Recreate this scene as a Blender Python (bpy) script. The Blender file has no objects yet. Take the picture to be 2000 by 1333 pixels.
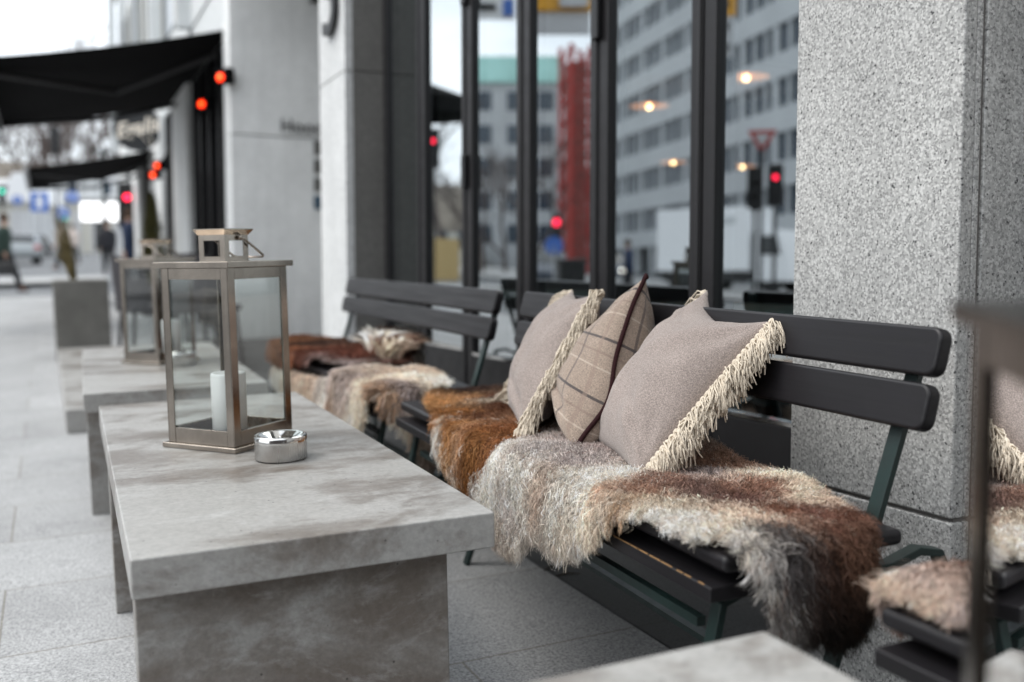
import bpy, bmesh, math, random
import numpy as np
from mathutils import Vector, Matrix, noise
from math import sin, cos, tan, pi, radians, sqrt, atan2
random.seed(7)
rng = np.random.default_rng(11)
S = bpy.context.scene
C = S.collection
# ------------------------------------------------------------------ camera
EYE = 0.87
YAW = radians(25.0); TILT = radians(3.72)
FPX = 1944.0
cam_d = bpy.data.cameras.new('camera')
cam = bpy.data.objects.new('camera', cam_d); C.objects.link(cam)
cam_d.sensor_width = 36.0; cam_d.lens = 36.0 * FPX / 2000.0
cam_d.clip_start = 0.02; cam_d.clip_end = 900
cam.location = (0, 0, EYE)
cam.rotation_euler = (pi / 2 - TILT, 0, -YAW)
cam_d.dof.use_dof = True
cam_d.dof.focus_distance = 1.78
cam_d.dof.aperture_fstop = 2.1
S.camera = cam
# ------------------------------------------------------------------ world + sun (overcast)
W = bpy.data.worlds.new('World'); S.world = W; W.use_nodes = True
wn = W.node_tree.nodes; wl = W.node_tree.links; wn.clear()
SUN_EL, SUN_ROT = radians(48), radians(250)
sky = wn.new('ShaderNodeTexSky'); sky.sky_type = 'NISHITA'; sky.sun_disc = False
sky.sun_elevation = SUN_EL; sky.sun_rotation = SUN_ROT; sky.dust_density = 3; sky.air_density = 1.0
tc = wn.new('ShaderNodeTexCoord'); mp = wn.new('ShaderNodeMapping'); mp.inputs['Scale'].default_value = (1.3, 1.3, 3.0)
nz = wn.new('ShaderNodeTexNoise'); nz.inputs['Scale'].default_value = 1.6; nz.inputs['Detail'].default_value = 6; nz.inputs['Roughness'].default_value = .55
rp = wn.new('ShaderNodeValToRGB'); rp.color_ramp.elements[0].position = .40; rp.color_ramp.elements[0].color = (.55, .55, .55, 1)
rp.color_ramp.elements[1].position = .62; rp.color_ramp.elements[1].color = (.95, .95, .95, 1)
mx = wn.new('ShaderNodeMix'); mx.data_type = 'RGBA'; mx.inputs['B'].default_value = (15.5, 16.4, 17.2, 1)
bg = wn.new('ShaderNodeBackground'); bg.inputs['Strength'].default_value = 0.10
wo = wn.new('ShaderNodeOutputWorld')
wl.new(tc.outputs['Generated'], mp.inputs['Vector']); wl.new(mp.outputs[0], nz.inputs['Vector']); wl.new(nz.outputs['Fac'], rp.inputs[0])
wl.new(rp.outputs[0], mx.inputs['Factor']); wl.new(sky.outputs[0], mx.inputs['A']); wl.new(mx.outputs['Result'], bg.inputs['Color']); wl.new(bg.outputs[0], wo.inputs[0])
sun_d = bpy.data.lights.new('sun', 'SUN'); sun_d.energy = 1.5; sun_d.angle = radians(35); sun_d.color = (1, .96, .9)
sun = bpy.data.objects.new('sun', sun_d); C.objects.link(sun)
sdir = Vector((-0.62, 0.30, 1.0)).normalized()
sun.rotation_euler = sdir.to_track_quat('Z', 'Y').to_euler()
S.view_settings.view_transform = 'Standard'; S.view_settings.look = 'None'
S.view_settings.gamma = 1.0; S.view_settings.exposure = 0.42
S.render.engine = 'CYCLES'
cy = S.cycles
cy.use_denoising = True
cy.max_bounces = 8; cy.transparent_max_bounces = 16; cy.diffuse_bounces = 3; cy.glossy_bounces = 5; cy.transmission_bounces = 6
cy.sample_clamp_indirect = 4.0
cy.caustics_reflective = False; cy.caustics_refractive = False

# ------------------------------------------------------------------ pixel rays of the photograph, used to read real positions off known planes
FW = np.array([sin(YAW) * cos(TILT), cos(YAW) * cos(TILT), -sin(TILT)])
RT = np.array([cos(YAW), -sin(YAW), 0]); UP = np.cross(RT, FW); OR = np.array([0, 0, EYE])
FWH = np.array([sin(YAW), cos(YAW), 0])
GA, GB = .027, .020                      # the pavement rises to the wall and up the street
def gz(x, y):
    z = GA * max(-40, min(x, 6)) + GB * y
    if y > 24: z += (y - 24) * .016
    return z
def ray(x, y): return FW + RT * (x - 1000.) / FPX - UP * (y - 666.5) / FPX
def on(x, y, n, c):
    r = ray(x, y); n = np.array(n, float); return OR + r * ((c - n @ OR) / (n @ r))
def onX(x, y, X): return on(x, y, (1, 0, 0), X)
def onY(x, y, Y): return on(x, y, (0, 1, 0), Y)
def onG(x, y, h=0): return on(x, y, (-GA, -GB, 1), h)
def at(x, y, d): r = ray(x, y); return OR + r * d / (r @ FWH)
NUP = Vector((-GA, -GB, 1)).normalized(); NU = Vector((1, 0, GA)).normalized(); NV = NUP.cross(NU)
RTILT = Matrix((NU, NV, NUP)).transposed()
def street_pose(x, y, yaw=0., h=0.):     # standing square on the sloping pavement
    return Matrix.Translation(Vector((x, y, gz(x, y))) + NUP * h) @ RTILT.to_4x4() @ Matrix.Rotation(yaw, 4, 'Z')
def plumb_pose(x, y, yaw=0., z=None):
    return Matrix.Translation((x, y, gz(x, y) if z is None else z)) @ Matrix.Rotation(yaw, 4, 'Z')

# ------------------------------------------------------------------ materials
def newmat(name):
    m = bpy.data.materials.new(name); m.use_nodes = True
    nt = m.node_tree; return m, nt, nt.nodes['Principled BSDF']
def N(nt, kind, **kw):
    n = nt.nodes.new(kind)
    for k, v in kw.items():
        if k in n.inputs: n.inputs[k].default_value = v
        else: setattr(n, k, v)
    return n
def L(nt, a, b): nt.links.new(a, b)
def coords(nt, scale=(1, 1, 1), kind='Object'):
    t = N(nt, 'ShaderNodeTexCoord'); m = N(nt, 'ShaderNodeMapping'); m.inputs['Scale'].default_value = scale
    L(nt, t.outputs[kind], m.inputs['Vector']); return m.outputs[0]
def ramp(nt, fac, stops, interp='LINEAR'):
    r = N(nt, 'ShaderNodeValToRGB'); cr = r.color_ramp; cr.interpolation = interp
    while len(cr.elements) < len(stops): cr.elements.new(.5)
    for e, (p, c) in zip(cr.elements, stops):
        e.position = p; e.color = (c, c, c, 1) if isinstance(c, (int, float)) else (*c, 1)
    L(nt, fac, r.inputs[0]); return r.outputs[0]
def mix(nt, fac, a, b, mode='MIX'):
    m = N(nt, 'ShaderNodeMix', data_type='RGBA', blend_type=mode)
    for s, v in (('Factor', fac), ('A', a), ('B', b)):
        if isinstance(v, (int, float)): m.inputs[s].default_value = v if s == 'Factor' else (v, v, v, 1)
        elif isinstance(v, tuple): m.inputs[s].default_value = (*v, 1)
        else: L(nt, v, m.inputs[s])
    return m.outputs['Result']
def nois(nt, vec, scale, detail=4, rough=.5, dist=0.):
    n = N(nt, 'ShaderNodeTexNoise'); n.inputs['Scale'].default_value = scale; n.inputs['Detail'].default_value = detail
    n.inputs['Roughness'].default_value = rough; n.inputs['Distortion'].default_value = dist
    L(nt, vec, n.inputs['Vector']); return n.outputs['Fac']
def bump(nt, p, h, strength=.3, dist=.01):
    b = N(nt, 'ShaderNodeBump'); b.inputs['Strength'].default_value = strength; b.inputs['Distance'].default_value = dist
    L(nt, h, b.inputs['Height']); L(nt, b.outputs[0], p.inputs['Normal'])
def plain(name, col, rough=.5, metal=0., var=0., vscale=8., emit=None, es=1., spec=None):
    m, nt, p = newmat(name)
    p.inputs['Roughness'].default_value = rough; p.inputs['Metallic'].default_value = metal
    if spec is not None: p.inputs['Specular IOR Level'].default_value = spec
    if var:
        v = nois(nt, coords(nt), vscale, 5, .6)
        c = ramp(nt, v, [(.3, tuple(x * (1 - var) for x in col)), (.7, tuple(min(1, x * (1 + var)) for x in col))])
        L(nt, c, p.inputs['Base Color'])
        r = ramp(nt, v, [(.3, min(1, rough * 1.15)), (.7, rough * .85)]); L(nt, r, p.inputs['Roughness'])
    else: p.inputs['Base Color'].default_value = (*col, 1)
    if emit: p.inputs['Emission Color'].default_value = (*emit, 1); p.inputs['Emission Strength'].default_value = es
    return m
def granite(name, base, dark, s=1., amount=.36, patch=.06, rough=.65):
    m, nt, p = newmat(name); v = coords(nt)
    vo = N(nt, 'ShaderNodeTexVoronoi'); vo.inputs['Scale'].default_value = 270 * s; L(nt, v, vo.inputs['Vector'])
    sep = N(nt, 'ShaderNodeSeparateColor'); L(nt, vo.outputs['Color'], sep.inputs[0])
    n1 = nois(nt, v, 130 * s, 3, .6)
    a = N(nt, 'ShaderNodeMath', operation='MULTIPLY_ADD'); L(nt, n1, a.inputs[0]); a.inputs[1].default_value = 1.1; L(nt, sep.outputs[0], a.inputs[2])
    md = tuple(.62 * x + .38 * y for x, y in zip(base, dark))
    c = ramp(nt, a.outputs[0], [(.0, dark), (amount * 1.35, dark), (amount * 1.45, md), (amount * 2.2, md), (amount * 2.5, base), (.98, base), (1., tuple(min(1, x * 1.35) for x in base))])
    dv = N(nt, 'ShaderNodeMath', operation='DIVIDE'); L(nt, a.outputs[0], dv.inputs[0]); dv.inputs[1].default_value = 1.35
    L(nt, dv.outputs[0], c.node.inputs[0])
    big = nois(nt, v, 3.2, 5, .6)
    k = ramp(nt, big, [(.3, 1 - patch), (.7, 1 + patch)])
    c = mix(nt, 1., c, k, 'MULTIPLY')
    stk = ramp(nt, nois(nt, coords(nt, (9, 9, .7)), 1.6, 6, .65), [(.35, .93), (.5, .99), (.65, 1.03)])
    L(nt, mix(nt, 1., c, stk, 'MULTIPLY'), p.inputs['Base Color'])
    p.inputs['Roughness'].default_value = rough
    bump(nt, p, n1, .25, .0015)
    return m
def concrete(name, lo=.48, tone=1.):
    m, nt, p = newmat(name); v = coords(nt); vs = coords(nt, (.8, 1.25, 1.3))
    big = nois(nt, vs, 3.6, 9, .68, .25); fine = nois(nt, v, 110, 4, .65); mid = nois(nt, v, 1.7, 5, .6)
    base = ramp(nt, mid, [(.3, (.315 * tone, .306 * tone, .289 * tone)), (.7, (.40 * tone, .393 * tone, .378 * tone))])
    st = ramp(nt, big, [(lo, 0.), (lo + .07, .55), (lo + .17, .92)])
    c = mix(nt, st, base, (.145, .120, .100))
    pale = ramp(nt, nois(nt, coords(nt, (.9, 1.6, 1.6)), 7, 8, .72, .5), [(.52, 0.), (.66, .5)])
    c = mix(nt, pale, c, (.47, .47, .46))
    c = mix(nt, 1., c, ramp(nt, fine, [(.3, .84), (.7, 1.14)]), 'MULTIPLY')
    vo = N(nt, 'ShaderNodeTexVoronoi'); vo.inputs['Scale'].default_value = 30; L(nt, v, vo.inputs['Vector'])
    pit = ramp(nt, vo.outputs['Distance'], [(.045, .35), (.075, 1.)])
    c = mix(nt, 1., c, pit, 'MULTIPLY')
    w = N(nt, 'ShaderNodeTexVoronoi'); w.inputs['Scale'].default_value = 5.5; w.inputs['Randomness'].default_value = 1.; L(nt, v, w.inputs['Vector'])
    ring = ramp(nt, w.outputs['Distance'], [(.205, 1.), (.22, .90), (.235, 1.)]); c = mix(nt, 1., c, ring, 'MULTIPLY')
    L(nt, c, p.inputs['Base Color'])
    L(nt, ramp(nt, big, [(.35, .46), (.65, .30)]), p.inputs['Roughness'])
    bump(nt, p, fine, .12, .002)
    return m
def leatherwood(name, col=(.030, .027, .032), rough=.42):
    m, nt, p = newmat(name)
    g1 = nois(nt, coords(nt, (38, 1.6, 38)), 2.0, 5, .6, .2); n2 = nois(nt, coords(nt), 6, 4, .6)
    c = ramp(nt, g1, [(.3, tuple(x * .75 for x in col)), (.7, tuple(x * 1.3 for x in col))])
    c = mix(nt, ramp(nt, n2, [(.55, 0.), (.8, .35)]), c, tuple(x * 2.0 for x in col))
    p.inputs['Specular IOR Level'].default_value = .35
    L(nt, c, p.inputs['Base Color']); L(nt, ramp(nt, g1, [(.3, rough * 1.2), (.7, rough * .85)]), p.inputs['Roughness'])
    bump(nt, p, g1, .22, .0012)
    return m
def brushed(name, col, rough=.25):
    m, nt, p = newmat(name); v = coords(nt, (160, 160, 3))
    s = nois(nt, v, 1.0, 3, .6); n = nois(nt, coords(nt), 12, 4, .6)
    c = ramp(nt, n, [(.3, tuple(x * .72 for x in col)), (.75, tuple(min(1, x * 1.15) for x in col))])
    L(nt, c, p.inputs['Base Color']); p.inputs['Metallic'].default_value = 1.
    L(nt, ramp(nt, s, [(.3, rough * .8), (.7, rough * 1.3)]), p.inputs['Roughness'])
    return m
def fabric(name, col, plaid=False):
    m, nt, p = newmat(name); v = coords(nt)
    n = nois(nt, v, 420, 2, .7); n3 = nois(nt, coords(nt, (900, 130, 300)), 1, 2, .7); n2 = nois(nt, v, 7, 4, .6)
    c = ramp(nt, n, [(.28, tuple(x * .60 for x in col)), (.5, col), (.72, tuple(min(1, x * 1.55) for x in col))])
    c = mix(nt, 1., c, ramp(nt, n2, [(.3, .90), (.7, 1.08)]), 'MULTIPLY')
    if plaid:
        uv = N(nt, 'ShaderNodeTexCoord'); sp = N(nt, 'ShaderNodeSeparateXYZ'); L(nt, uv.outputs['UV'], sp.inputs[0])
        def line(out, per, off, w, colr, cc, f=.85):
            a = N(nt, 'ShaderNodeMath', operation='ADD'); L(nt, out, a.inputs[0]); a.inputs[1].default_value = off
            b = N(nt, 'ShaderNodeMath', operation='MODULO'); L(nt, a.outputs[0], b.inputs[0]); b.inputs[1].default_value = per
            d = N(nt, 'ShaderNodeMath', operation='LESS_THAN'); L(nt, b.outputs[0], d.inputs[0]); d.inputs[1].default_value = w
            e = N(nt, 'ShaderNodeMath', operation='MULTIPLY'); L(nt, d.outputs[0], e.inputs[0]); e.inputs[1].default_value = f
            return mix(nt, e.outputs[0], cc, colr)
        c = line(sp.outputs[1], .32, .05, .015, (.045, .04, .045), c, .85)
        c = line(sp.outputs[1], .32, .21, .009, (.55, .46, .38), c, .55)
        c = line(sp.outputs[1], .32, .13, .012, (.20, .14, .115), c, .5)
        c = line(sp.outputs[0], .28, .10, .014, (.08, .065, .065), c, .7)
        c = line(sp.outputs[0], .28, .24, .02, (.26, .19, .155), c, .5)
    L(nt, c, p.inputs['Base Color']); p.inputs['Roughness'].default_value = .92; p.inputs['Specular IOR Level'].default_value = .15
    p.inputs['Sheen Weight'].default_value = .25; p.inputs['Sheen Roughness'].default_value = .5
    h = N(nt, 'ShaderNodeMath', operation='ADD'); L(nt, n, h.inputs[0]); L(nt, n3, h.inputs[1])
    bump(nt, p, h.outputs[0], .55, .0022)
    return m
def fleece(name):
    m, nt, p = newmat(name)
    a = N(nt, 'ShaderNodeVertexColor'); a.layer_name = 'tone'
    L(nt, a.outputs[0], p.inputs['Base Color']); p.inputs['Roughness'].default_value = .6; p.inputs['Specular IOR Level'].default_value = .12
    t = N(nt, 'ShaderNodeBsdfTranslucent'); L(nt, a.outputs[0], t.inputs[0])
    mxs = N(nt, 'ShaderNodeMixShader'); mxs.inputs[0].default_value = .22
    out = nt.nodes['Material Output']
    L(nt, p.outputs[0], mxs.inputs[1]); L(nt, t.outputs[0], mxs.inputs[2]); L(nt, mxs.outputs[0], out.inputs[0])
    return m
def glass(name, refl, tint, rough=0., fres=False, ior=1.5):
    m, nt, p = newmat(name); nt.nodes.remove(p); out = nt.nodes['Material Output']
    g = N(nt, 'ShaderNodeBsdfGlossy'); g.inputs['Color'].default_value = (*((.93, .98, 1.0) if not fres else (1, 1, 1)), 1); g.inputs['Roughness'].default_value = rough
    t = N(nt, 'ShaderNodeBsdfTransparent'); t.inputs['Color'].default_value = (*tint, 1)
    ms = N(nt, 'ShaderNodeMixShader')
    if fres:
        f = N(nt, 'ShaderNodeFresnel'); ge = N(nt, 'ShaderNodeNewGeometry'); mr = N(nt, 'ShaderNodeMapRange'); mr.inputs['To Min'].default_value = ior; mr.inputs['To Max'].default_value = 1 / ior; L(nt, ge.outputs['Backfacing'], mr.inputs['Value']); L(nt, mr.outputs[0], f.inputs['IOR'])
        k = N(nt, 'ShaderNodeMath', operation='MULTIPLY'); L(nt, f.outputs[0], k.inputs[0]); k.inputs[1].default_value = refl; k.use_clamp = True
        L(nt, k.outputs[0], ms.inputs[0])
    else: ms.inputs[0].default_value = refl
    L(nt, t.outputs[0], ms.inputs[1]); L(nt, g.outputs[0], ms.inputs[2]); L(nt, ms.outputs[0], out.inputs[0])
    return m
def paving(name, k=1.):
    m, nt, p = newmat(name); v = coords(nt)
    mp_ = N(nt, 'ShaderNodeMapping'); mp_.inputs['Location'].default_value = (.12, .02, 0); L(nt, v, mp_.inputs['Vector'])
    br = N(nt, 'ShaderNodeTexBrick'); br.offset = .37; br.inputs['Scale'].default_value = 1.
    br.inputs['Brick Width'].default_value = .89; br.inputs['Row Height'].default_value = .48; br.inputs['Mortar Size'].default_value = .0035
    br.inputs['Mortar Smooth'].default_value = .3; br.inputs['Bias'].default_value = 0
    br.inputs['Color1'].default_value = (.335 * k, .337 * k, .339 * k, 1); br.inputs['Color2'].default_value = (.395 * k, .398 * k, .401 * k, 1); br.inputs['Mortar'].default_value = (.235 * k, .222 * k, .20 * k, 1)
    L(nt, mp_.outputs[0], br.inputs['Vector'])
    f = nois(nt, v, 170, 3, .8); f2 = nois(nt, v, 1.6, 8, .72)
    c = mix(nt, 1., br.outputs['Color'], ramp(nt, f, [(.34, .45), (.5, 1.), (.66, 1.5)]), 'MULTIPLY')
    c = mix(nt, 1., c, ramp(nt, f2, [(.3, .74), (.5, .98), (.7, 1.12)]), 'MULTIPLY')
    L(nt, c, p.inputs['Base Color']); p.inputs['Roughness'].default_value = .7
    h = mix(nt, .35, f, br.outputs['Fac'])
    bump(nt, p, f, .35, .0015)
    return m
M = dict(
    granite_wall=granite('granite_wall', (.43, .427, .415), (.045, .045, .046), .92, .262, .12),
    granite_far=granite('granite_far', (.88, .89, .875), (.66, .67, .66), .5, .22),
    granite_column=granite('granite_column', (.64, .645, .64), (.16, .16, .15), .8, .24, .08),
    granite_shade=granite('granite_shade', (.15, .145, .135), (.05, .05, .047), .8, .24, .1), mortar=plain('mortar', (.17, .16, .15), .8, var=.15),
    concrete=concrete('concrete'), concrete_side=concrete('concrete_side', .41, .90), paving=paving('paving'), shade_paving=paving('shade_paving', .10),
    old_concrete=plain('old_concrete', (.17, .165, .15), .85, var=.25, vscale=3),
    wood=leatherwood('painted_wood', (.0105, .0095, .011), .42), bare=plain('bare_wood', (.30, .17, .07), .7, var=.3, vscale=40),
    green=plain('green_steel', (.007, .020, .018), .42, var=.3, vscale=20),
    black=plain('black_paint', (.006, .006, .007), .5),
    frame=plain('door_paint', (.010, .009, .010), .45, var=.12, vscale=14),
    hinge=plain('hinge_black', (.008, .008, .009), .35),
    nickel=brushed('nickel', (.34, .30, .26), .17), nickel_dimmed=brushed('nickel_dimmed', (.075, .062, .052), .22), pane_dimmed=glass('pane_dimmed', 4.5, (.30, .29, .28), 0, True, 1.5), steel=brushed('steel', (.60, .59, .575), .3),
    steel_line=plain('steel_line', (.65, .64, .62), .12, 1.),
    wax=plain('wax', (.93, .92, .90), .4), wick=plain('wick', (.05, .04, .03), .9),
    linen=fabric('linen', (.30, .250, .226)), tartan=fabric('tartan', (.31, .243, .195), True),
    piping=plain('piping', (.030, .013, .014), .95, var=.3, vscale=300, spec=.05), yarn=plain('yarn', (.62, .54, .435), .9, var=.22, vscale=260),
    fleece=fleece('fleece'), hide=plain('hide', (.17, .125, .095), .9, var=.3, vscale=30),
    window=glass('window_glass', .56, (.40, .44, .44)), pane=glass('pane', 1.6, (.90, .93, .92), 0, True, 1.5),
    awning=plain('awning_cloth', (.0025, .0025, .003), .95, spec=.1), silver=plain('silver', (.45, .45, .46), .35, .6),
    heater=plain('heater_glow', (.9, .1, .02), .5, emit=(1, .022, .003), es=2.6), heater_core=plain('heater_core', (1, .5, .1), .5, emit=(1, .20, .02), es=3.),
    asphalt=plain('asphalt', (.115, .12, .125), .75, var=.12, vscale=2), kerb=plain('kerb', (.36, .36, .355), .8, var=.1),
    dark_glass=plain('dark_glass', (.03, .034, .036), .12, var=.2, vscale=2), shop=plain('shop_dark', (.007, .007, .008), .95, spec=.02),
    white_panel=plain('white_panel', (.72, .74, .74), .6, var=.04), cream_panel=plain('cream_panel', (.55, .54, .49), .7, var=.06),
    bark=plain('bark', (.105, .082, .075), .9, var=.2), conifer=plain('conifer', (.075, .068, .018), .85, var=.4, vscale=14),
    dry=plain('dry_leaf', (.17, .135, .06), .85, var=.4, vscale=20),
    brick=plain('brick_wall', (.075, .05, .04), .85, var=.25, vscale=1.5), terracotta=plain('dark_pot', (.05, .045, .045), .7),
    lamp_warm=plain('lamp_warm', (1, .6, .3), .5, emit=(1, .62, .28), es=22.), lamp_dish=plain('lamp_dish', (.75, .33, .12), .35, .3, emit=(1, .38, .12), es=1.5),
    red_lamp=plain('red_lamp', (.9, .02, .04), .4, emit=(1, .015, .06), es=4.), green_lamp=plain('green_lamp', (.05, .6, .4), .4, emit=(.02, .8, .5), es=2.),
    blue_sign=plain('blue_sign', (.05, .16, .55), .5), white_paint=plain('white_paint', (.86, .87, .88), .5, var=.04), yellow=plain('yellow', (.75, .36, .02), .5, var=.05),
    red_net=plain('red_net', (.30, .09, .075), .9, var=.3, vscale=1.2), red_paint=plain('red_paint', (.45, .04, .03), .6, var=.15), screen=plain('screen', (.8, .8, .8), .5, emit=(1, 1, 1), es=1.4),
    teal=plain('copper_roof', (.52, .88, .80), .75, var=.15, vscale=.6), render_grey=plain('render_grey', (.55, .56, .57), .8, var=.12, vscale=.3),
    office=plain('office_panel', (.56, .58, .59), .7, var=.08, vscale=.2), office_glass=plain('office_glass', (.04, .06, .085), .12), curtain=plain('curtain', (.20, .17, .15), .8),
    tyre=plain('tyre', (.02, .02, .02), .8), chrome=plain('chrome', (.6, .6, .6), .2, 1.), car_silver=plain('car_silver', (.35, .37, .38), .3, .5), car_dark=plain('car_dark', (.05, .06, .08), .25, .3),
    skin=plain('skin', (.45, .28, .21), .6), coat_green=plain('coat_green', (.03, .055, .045), .85), coat_blue=plain('coat_blue', (.02, .035, .08), .85), coat_pale=plain('coat_pale', (.55, .47, .42), .85),
    trousers=plain('trousers', (.015, .015, .02), .85), hair=plain('hair', (.06, .035, .02), .8), sand=plain('sand_hoarding', (.55, .40, .18), .8, var=.1),
    earth=plain('hillside', (.13, .11, .085), .95, var=.25, vscale=.3), headlight=plain('headlight', (.9, .9, .8), .3, emit=(1, .95, .85), es=8.),
    wicker=plain('wicker', (.035, .032, .036), .6, var=.3, vscale=60), cloth_purple=plain('wall_inside', (.018, .016, .015), .8), ledge=plain('ledge', (.70, .86, .82), .3),
    letter=plain('letter', (.10, .10, .10), .6), disc=plain('sign_disc', (.022, .024, .026), .7), cream=plain('cream', (.95, .86, .74), .5), plaque=plain('plaque', (.14, .14, .13), .4, .3, var=.2), plaque_blue=plain('plaque_blue', (.04, .09, .14), .4),
)
# ------------------------------------------------------------------ mesh helpers
class MB:
    def __init__(s): s.v = []; s.f = []; s.m = []; s.uv = None
    def box(s, x0, x1, y0, y1, z0, z1, m=0, mat=None):
        b = len(s.v)
        for z in (z0, z1):
            for x, y in ((x0, y0), (x1, y0), (x1, y1), (x0, y1)):
                p = Vector((x, y, z)); s.v.append(tuple(mat @ p if mat else p))
        for q in ((3, 2, 1, 0), (4, 5, 6, 7), (0, 1, 5, 4), (1, 2, 6, 5), (2, 3, 7, 6), (3, 0, 4, 7)):
            s.f.append(tuple(b + i for i in q)); s.m.append(m)
        return s
    def tube(s, pts, r, n=8, m=0, cap=True, flat=None):
        pts = [Vector(p) for p in pts]; k = len(pts); rs = r if isinstance(r, (list, tuple)) else [r] * k
        b = len(s.v); up0 = None
        for i, p in enumerate(pts):
            t = (pts[min(i + 1, k - 1)] - pts[max(i - 1, 0)]).normalized()
            if up0 is None:
                up0 = Vector((0, 0, 1)) if abs(t.z) < .9 else Vector((1, 0, 0))
            a = (up0 - t * up0.dot(t)).normalized(); c = t.cross(a); up0 = a
            for j in range(n):
                an = 2 * pi * j / n + pi / n
                f1, f2 = (flat if flat else (1, 1))
                s.v.append(tuple(p + a * (cos(an) * rs[i] * f1) + c * (sin(an) * rs[i] * f2)))
        for i in range(k - 1):
            for j in range(n):
                j2 = (j + 1) % n; s.f.append((b + i * n + j, b + i * n + j2, b + (i + 1) * n + j2, b + (i + 1) * n + j)); s.m.append(m)
        if cap:
            s.f.append(tuple(b + j for j in reversed(range(n)))); s.m.append(m)
            s.f.append(tuple(b + (k - 1) * n + j for j in range(n))); s.m.append(m)
        return s
    def lathe(s, prof, n=48, m=0, c=(0, 0)):
        b = len(s.v); k = len(prof)
        for r, z in prof:
            for j in range(n):
                a = 2 * pi * j / n; s.v.append((c[0] + r * cos(a), c[1] + r * sin(a), z))
        for i in range(k - 1):
            for j in range(n):
                j2 = (j + 1) % n; s.f.append((b + i * n + j, b + i * n + j2, b + (i + 1) * n + j2, b + (i + 1) * n + j)); s.m.append(m)
        return s
    def quad(s, a, b_, c, d, m=0):
        b = len(s.v); s.v += [tuple(a), tuple(b_), tuple(c), tuple(d)]; s.f.append((b, b + 1, b + 2, b + 3)); s.m.append(m); return s
    def prism(s, poly, y0, y1, m=0):      # poly in (x, z) pushed along y
        b = len(s.v); k = len(poly)
        s.v += [(x, y0, z) for x, z in poly] + [(x, y1, z) for x, z in poly]
        for j in range(k):
            j2 = (j + 1) % k; s.f.append((b + j, b + j2, b + k + j2, b + k + j)); s.m.append(m)
        s.f.append(tuple(b + j for j in reversed(range(k)))); s.f.append(tuple(b + k + j for j in range(k))); s.m += [m, m]
        return s
    def ball(s, c, r, n=12, m=0):
        rr = r if isinstance(r, (tuple, list)) else (r, r, r); b = len(s.v); k = n // 2
        for i in range(k + 1):
            th = pi * i / k
            for j in range(n):
                a = 2 * pi * j / n; s.v.append((c[0] + rr[0] * sin(th) * cos(a), c[1] + rr[1] * sin(th) * sin(a), c[2] + rr[2] * cos(th)))
        for i in range(k):
            for j in range(n):
                j2 = (j + 1) % n; s.f.append((b + i * n + j, b + (i + 1) * n + j, b + (i + 1) * n + j2, b + i * n + j2)); s.m.append(m)
        return s
    def build(s, name, mats, parent=None, bevel=0., smooth=False, segs=2, world=None, angle=None):
        me = bpy.data.meshes.new(name); me.from_pydata(s.v, [], s.f)
        mats = mats if isinstance(mats, (list, tuple)) else [mats]
        for k in mats: me.materials.append(M[k] if isinstance(k, str) else k)
        if len(mats) > 1: me.polygons.foreach_set('material_index', s.m)
        if smooth: me.polygons.foreach_set('use_smooth', [True] * len(me.polygons))
        me.validate(); me.update()
        bm = bmesh.new(); bm.from_mesh(me); bmesh.ops.recalc_face_normals(bm, faces=bm.faces); bm.to_mesh(me); bm.free()
        o = bpy.data.objects.new(name, me); C.objects.link(o)
        if parent: o.parent = parent
        if world is not None: o.matrix_world = world
        if bevel:
            md = o.modifiers.new('bevel', 'BEVEL'); md.width = bevel; md.segments = segs; md.limit_method = 'ANGLE'; md.angle_limit = radians(40)
            me.polygons.foreach_set('use_smooth', [True] * len(me.polygons)); md.harden_normals = True
        return o
def empty(name, mw, label=None, cat=None, group=None):
    o = bpy.data.objects.new(name, None); C.objects.link(o); o.matrix_world = mw; o.empty_display_size = .1
    return tag(o, label, cat, group)
def tag(o, label=None, cat=None, group=None, kind=None):
    if label: o['label'] = label
    if cat: o['category'] = cat
    if group: o['group'] = group
    if kind: o['kind'] = kind
    return o
def kids(o): return [c for c in C.objects if c.parent == o]
def copy_tree(o, mw=None, label=None, parent=None):
    c = o.copy(); C.objects.link(c)
    if parent is not None:
        c.parent = parent; c.matrix_basis = o.matrix_basis.copy()
    if mw is not None: c.matrix_world = mw
    if label: c['label'] = label
    for ch in kids(o): copy_tree(ch, parent=c)
    return c
ID = Matrix.Identity(4)
# ------------------------------------------------------------------ ground
def strip(name, mat, x0, x1, ys, dz=0., ny=1):
    b = MB(); xs = [x0] + [x for x in (-40., 6.) if x0 < x < x1] + [x1]
    for i in range(len(ys) - 1):
        for j in range(len(xs) - 1):
            q = [(xs[j], ys[i]), (xs[j + 1], ys[i]), (xs[j + 1], ys[i + 1]), (xs[j], ys[i + 1])]
            b.quad(*[(x, y, gz(x, y) + dz) for x, y in q])
    return tag(b.build(name, mat), kind='structure')
YS = [-60, 0, 24, 60, 120, 400]
CURB = -3.9
strip('ground', 'asphalt', -400, 400, YS, -.13)
strip('pavement', 'paving', CURB, 1.196, [-30, 0, 22.9], 0.)
strip('shade_stone_border', 'shade_paving', 1.20, 3.2, [-30, 0, 10.3], 0.)  # stone border strip, widened and darkened to carry the shade under the bench
strip('pavement_recess', 'paving', 1.20, 3.2, [10.3, 22.9], 0.)
kb = MB()
for i in range(0, 26):
    y0 = -30 + i * 2.035
    kb.box(CURB - .16, CURB, y0, y0 + 2.03, -.2, .005, mat=Matrix.Translation((0, 0, gz(CURB, y0 + 1))))
tag(kb.build('kerb', 'kerb', bevel=.008), kind='structure')
kb = MB(); kb.box(CURB, 1.6, 22.9, 23.1, gz(0, 23) - .25, gz(0, 23) + .0)
tag(kb.build('kerb_across', 'kerb', bevel=.008), kind='structure')
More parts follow.
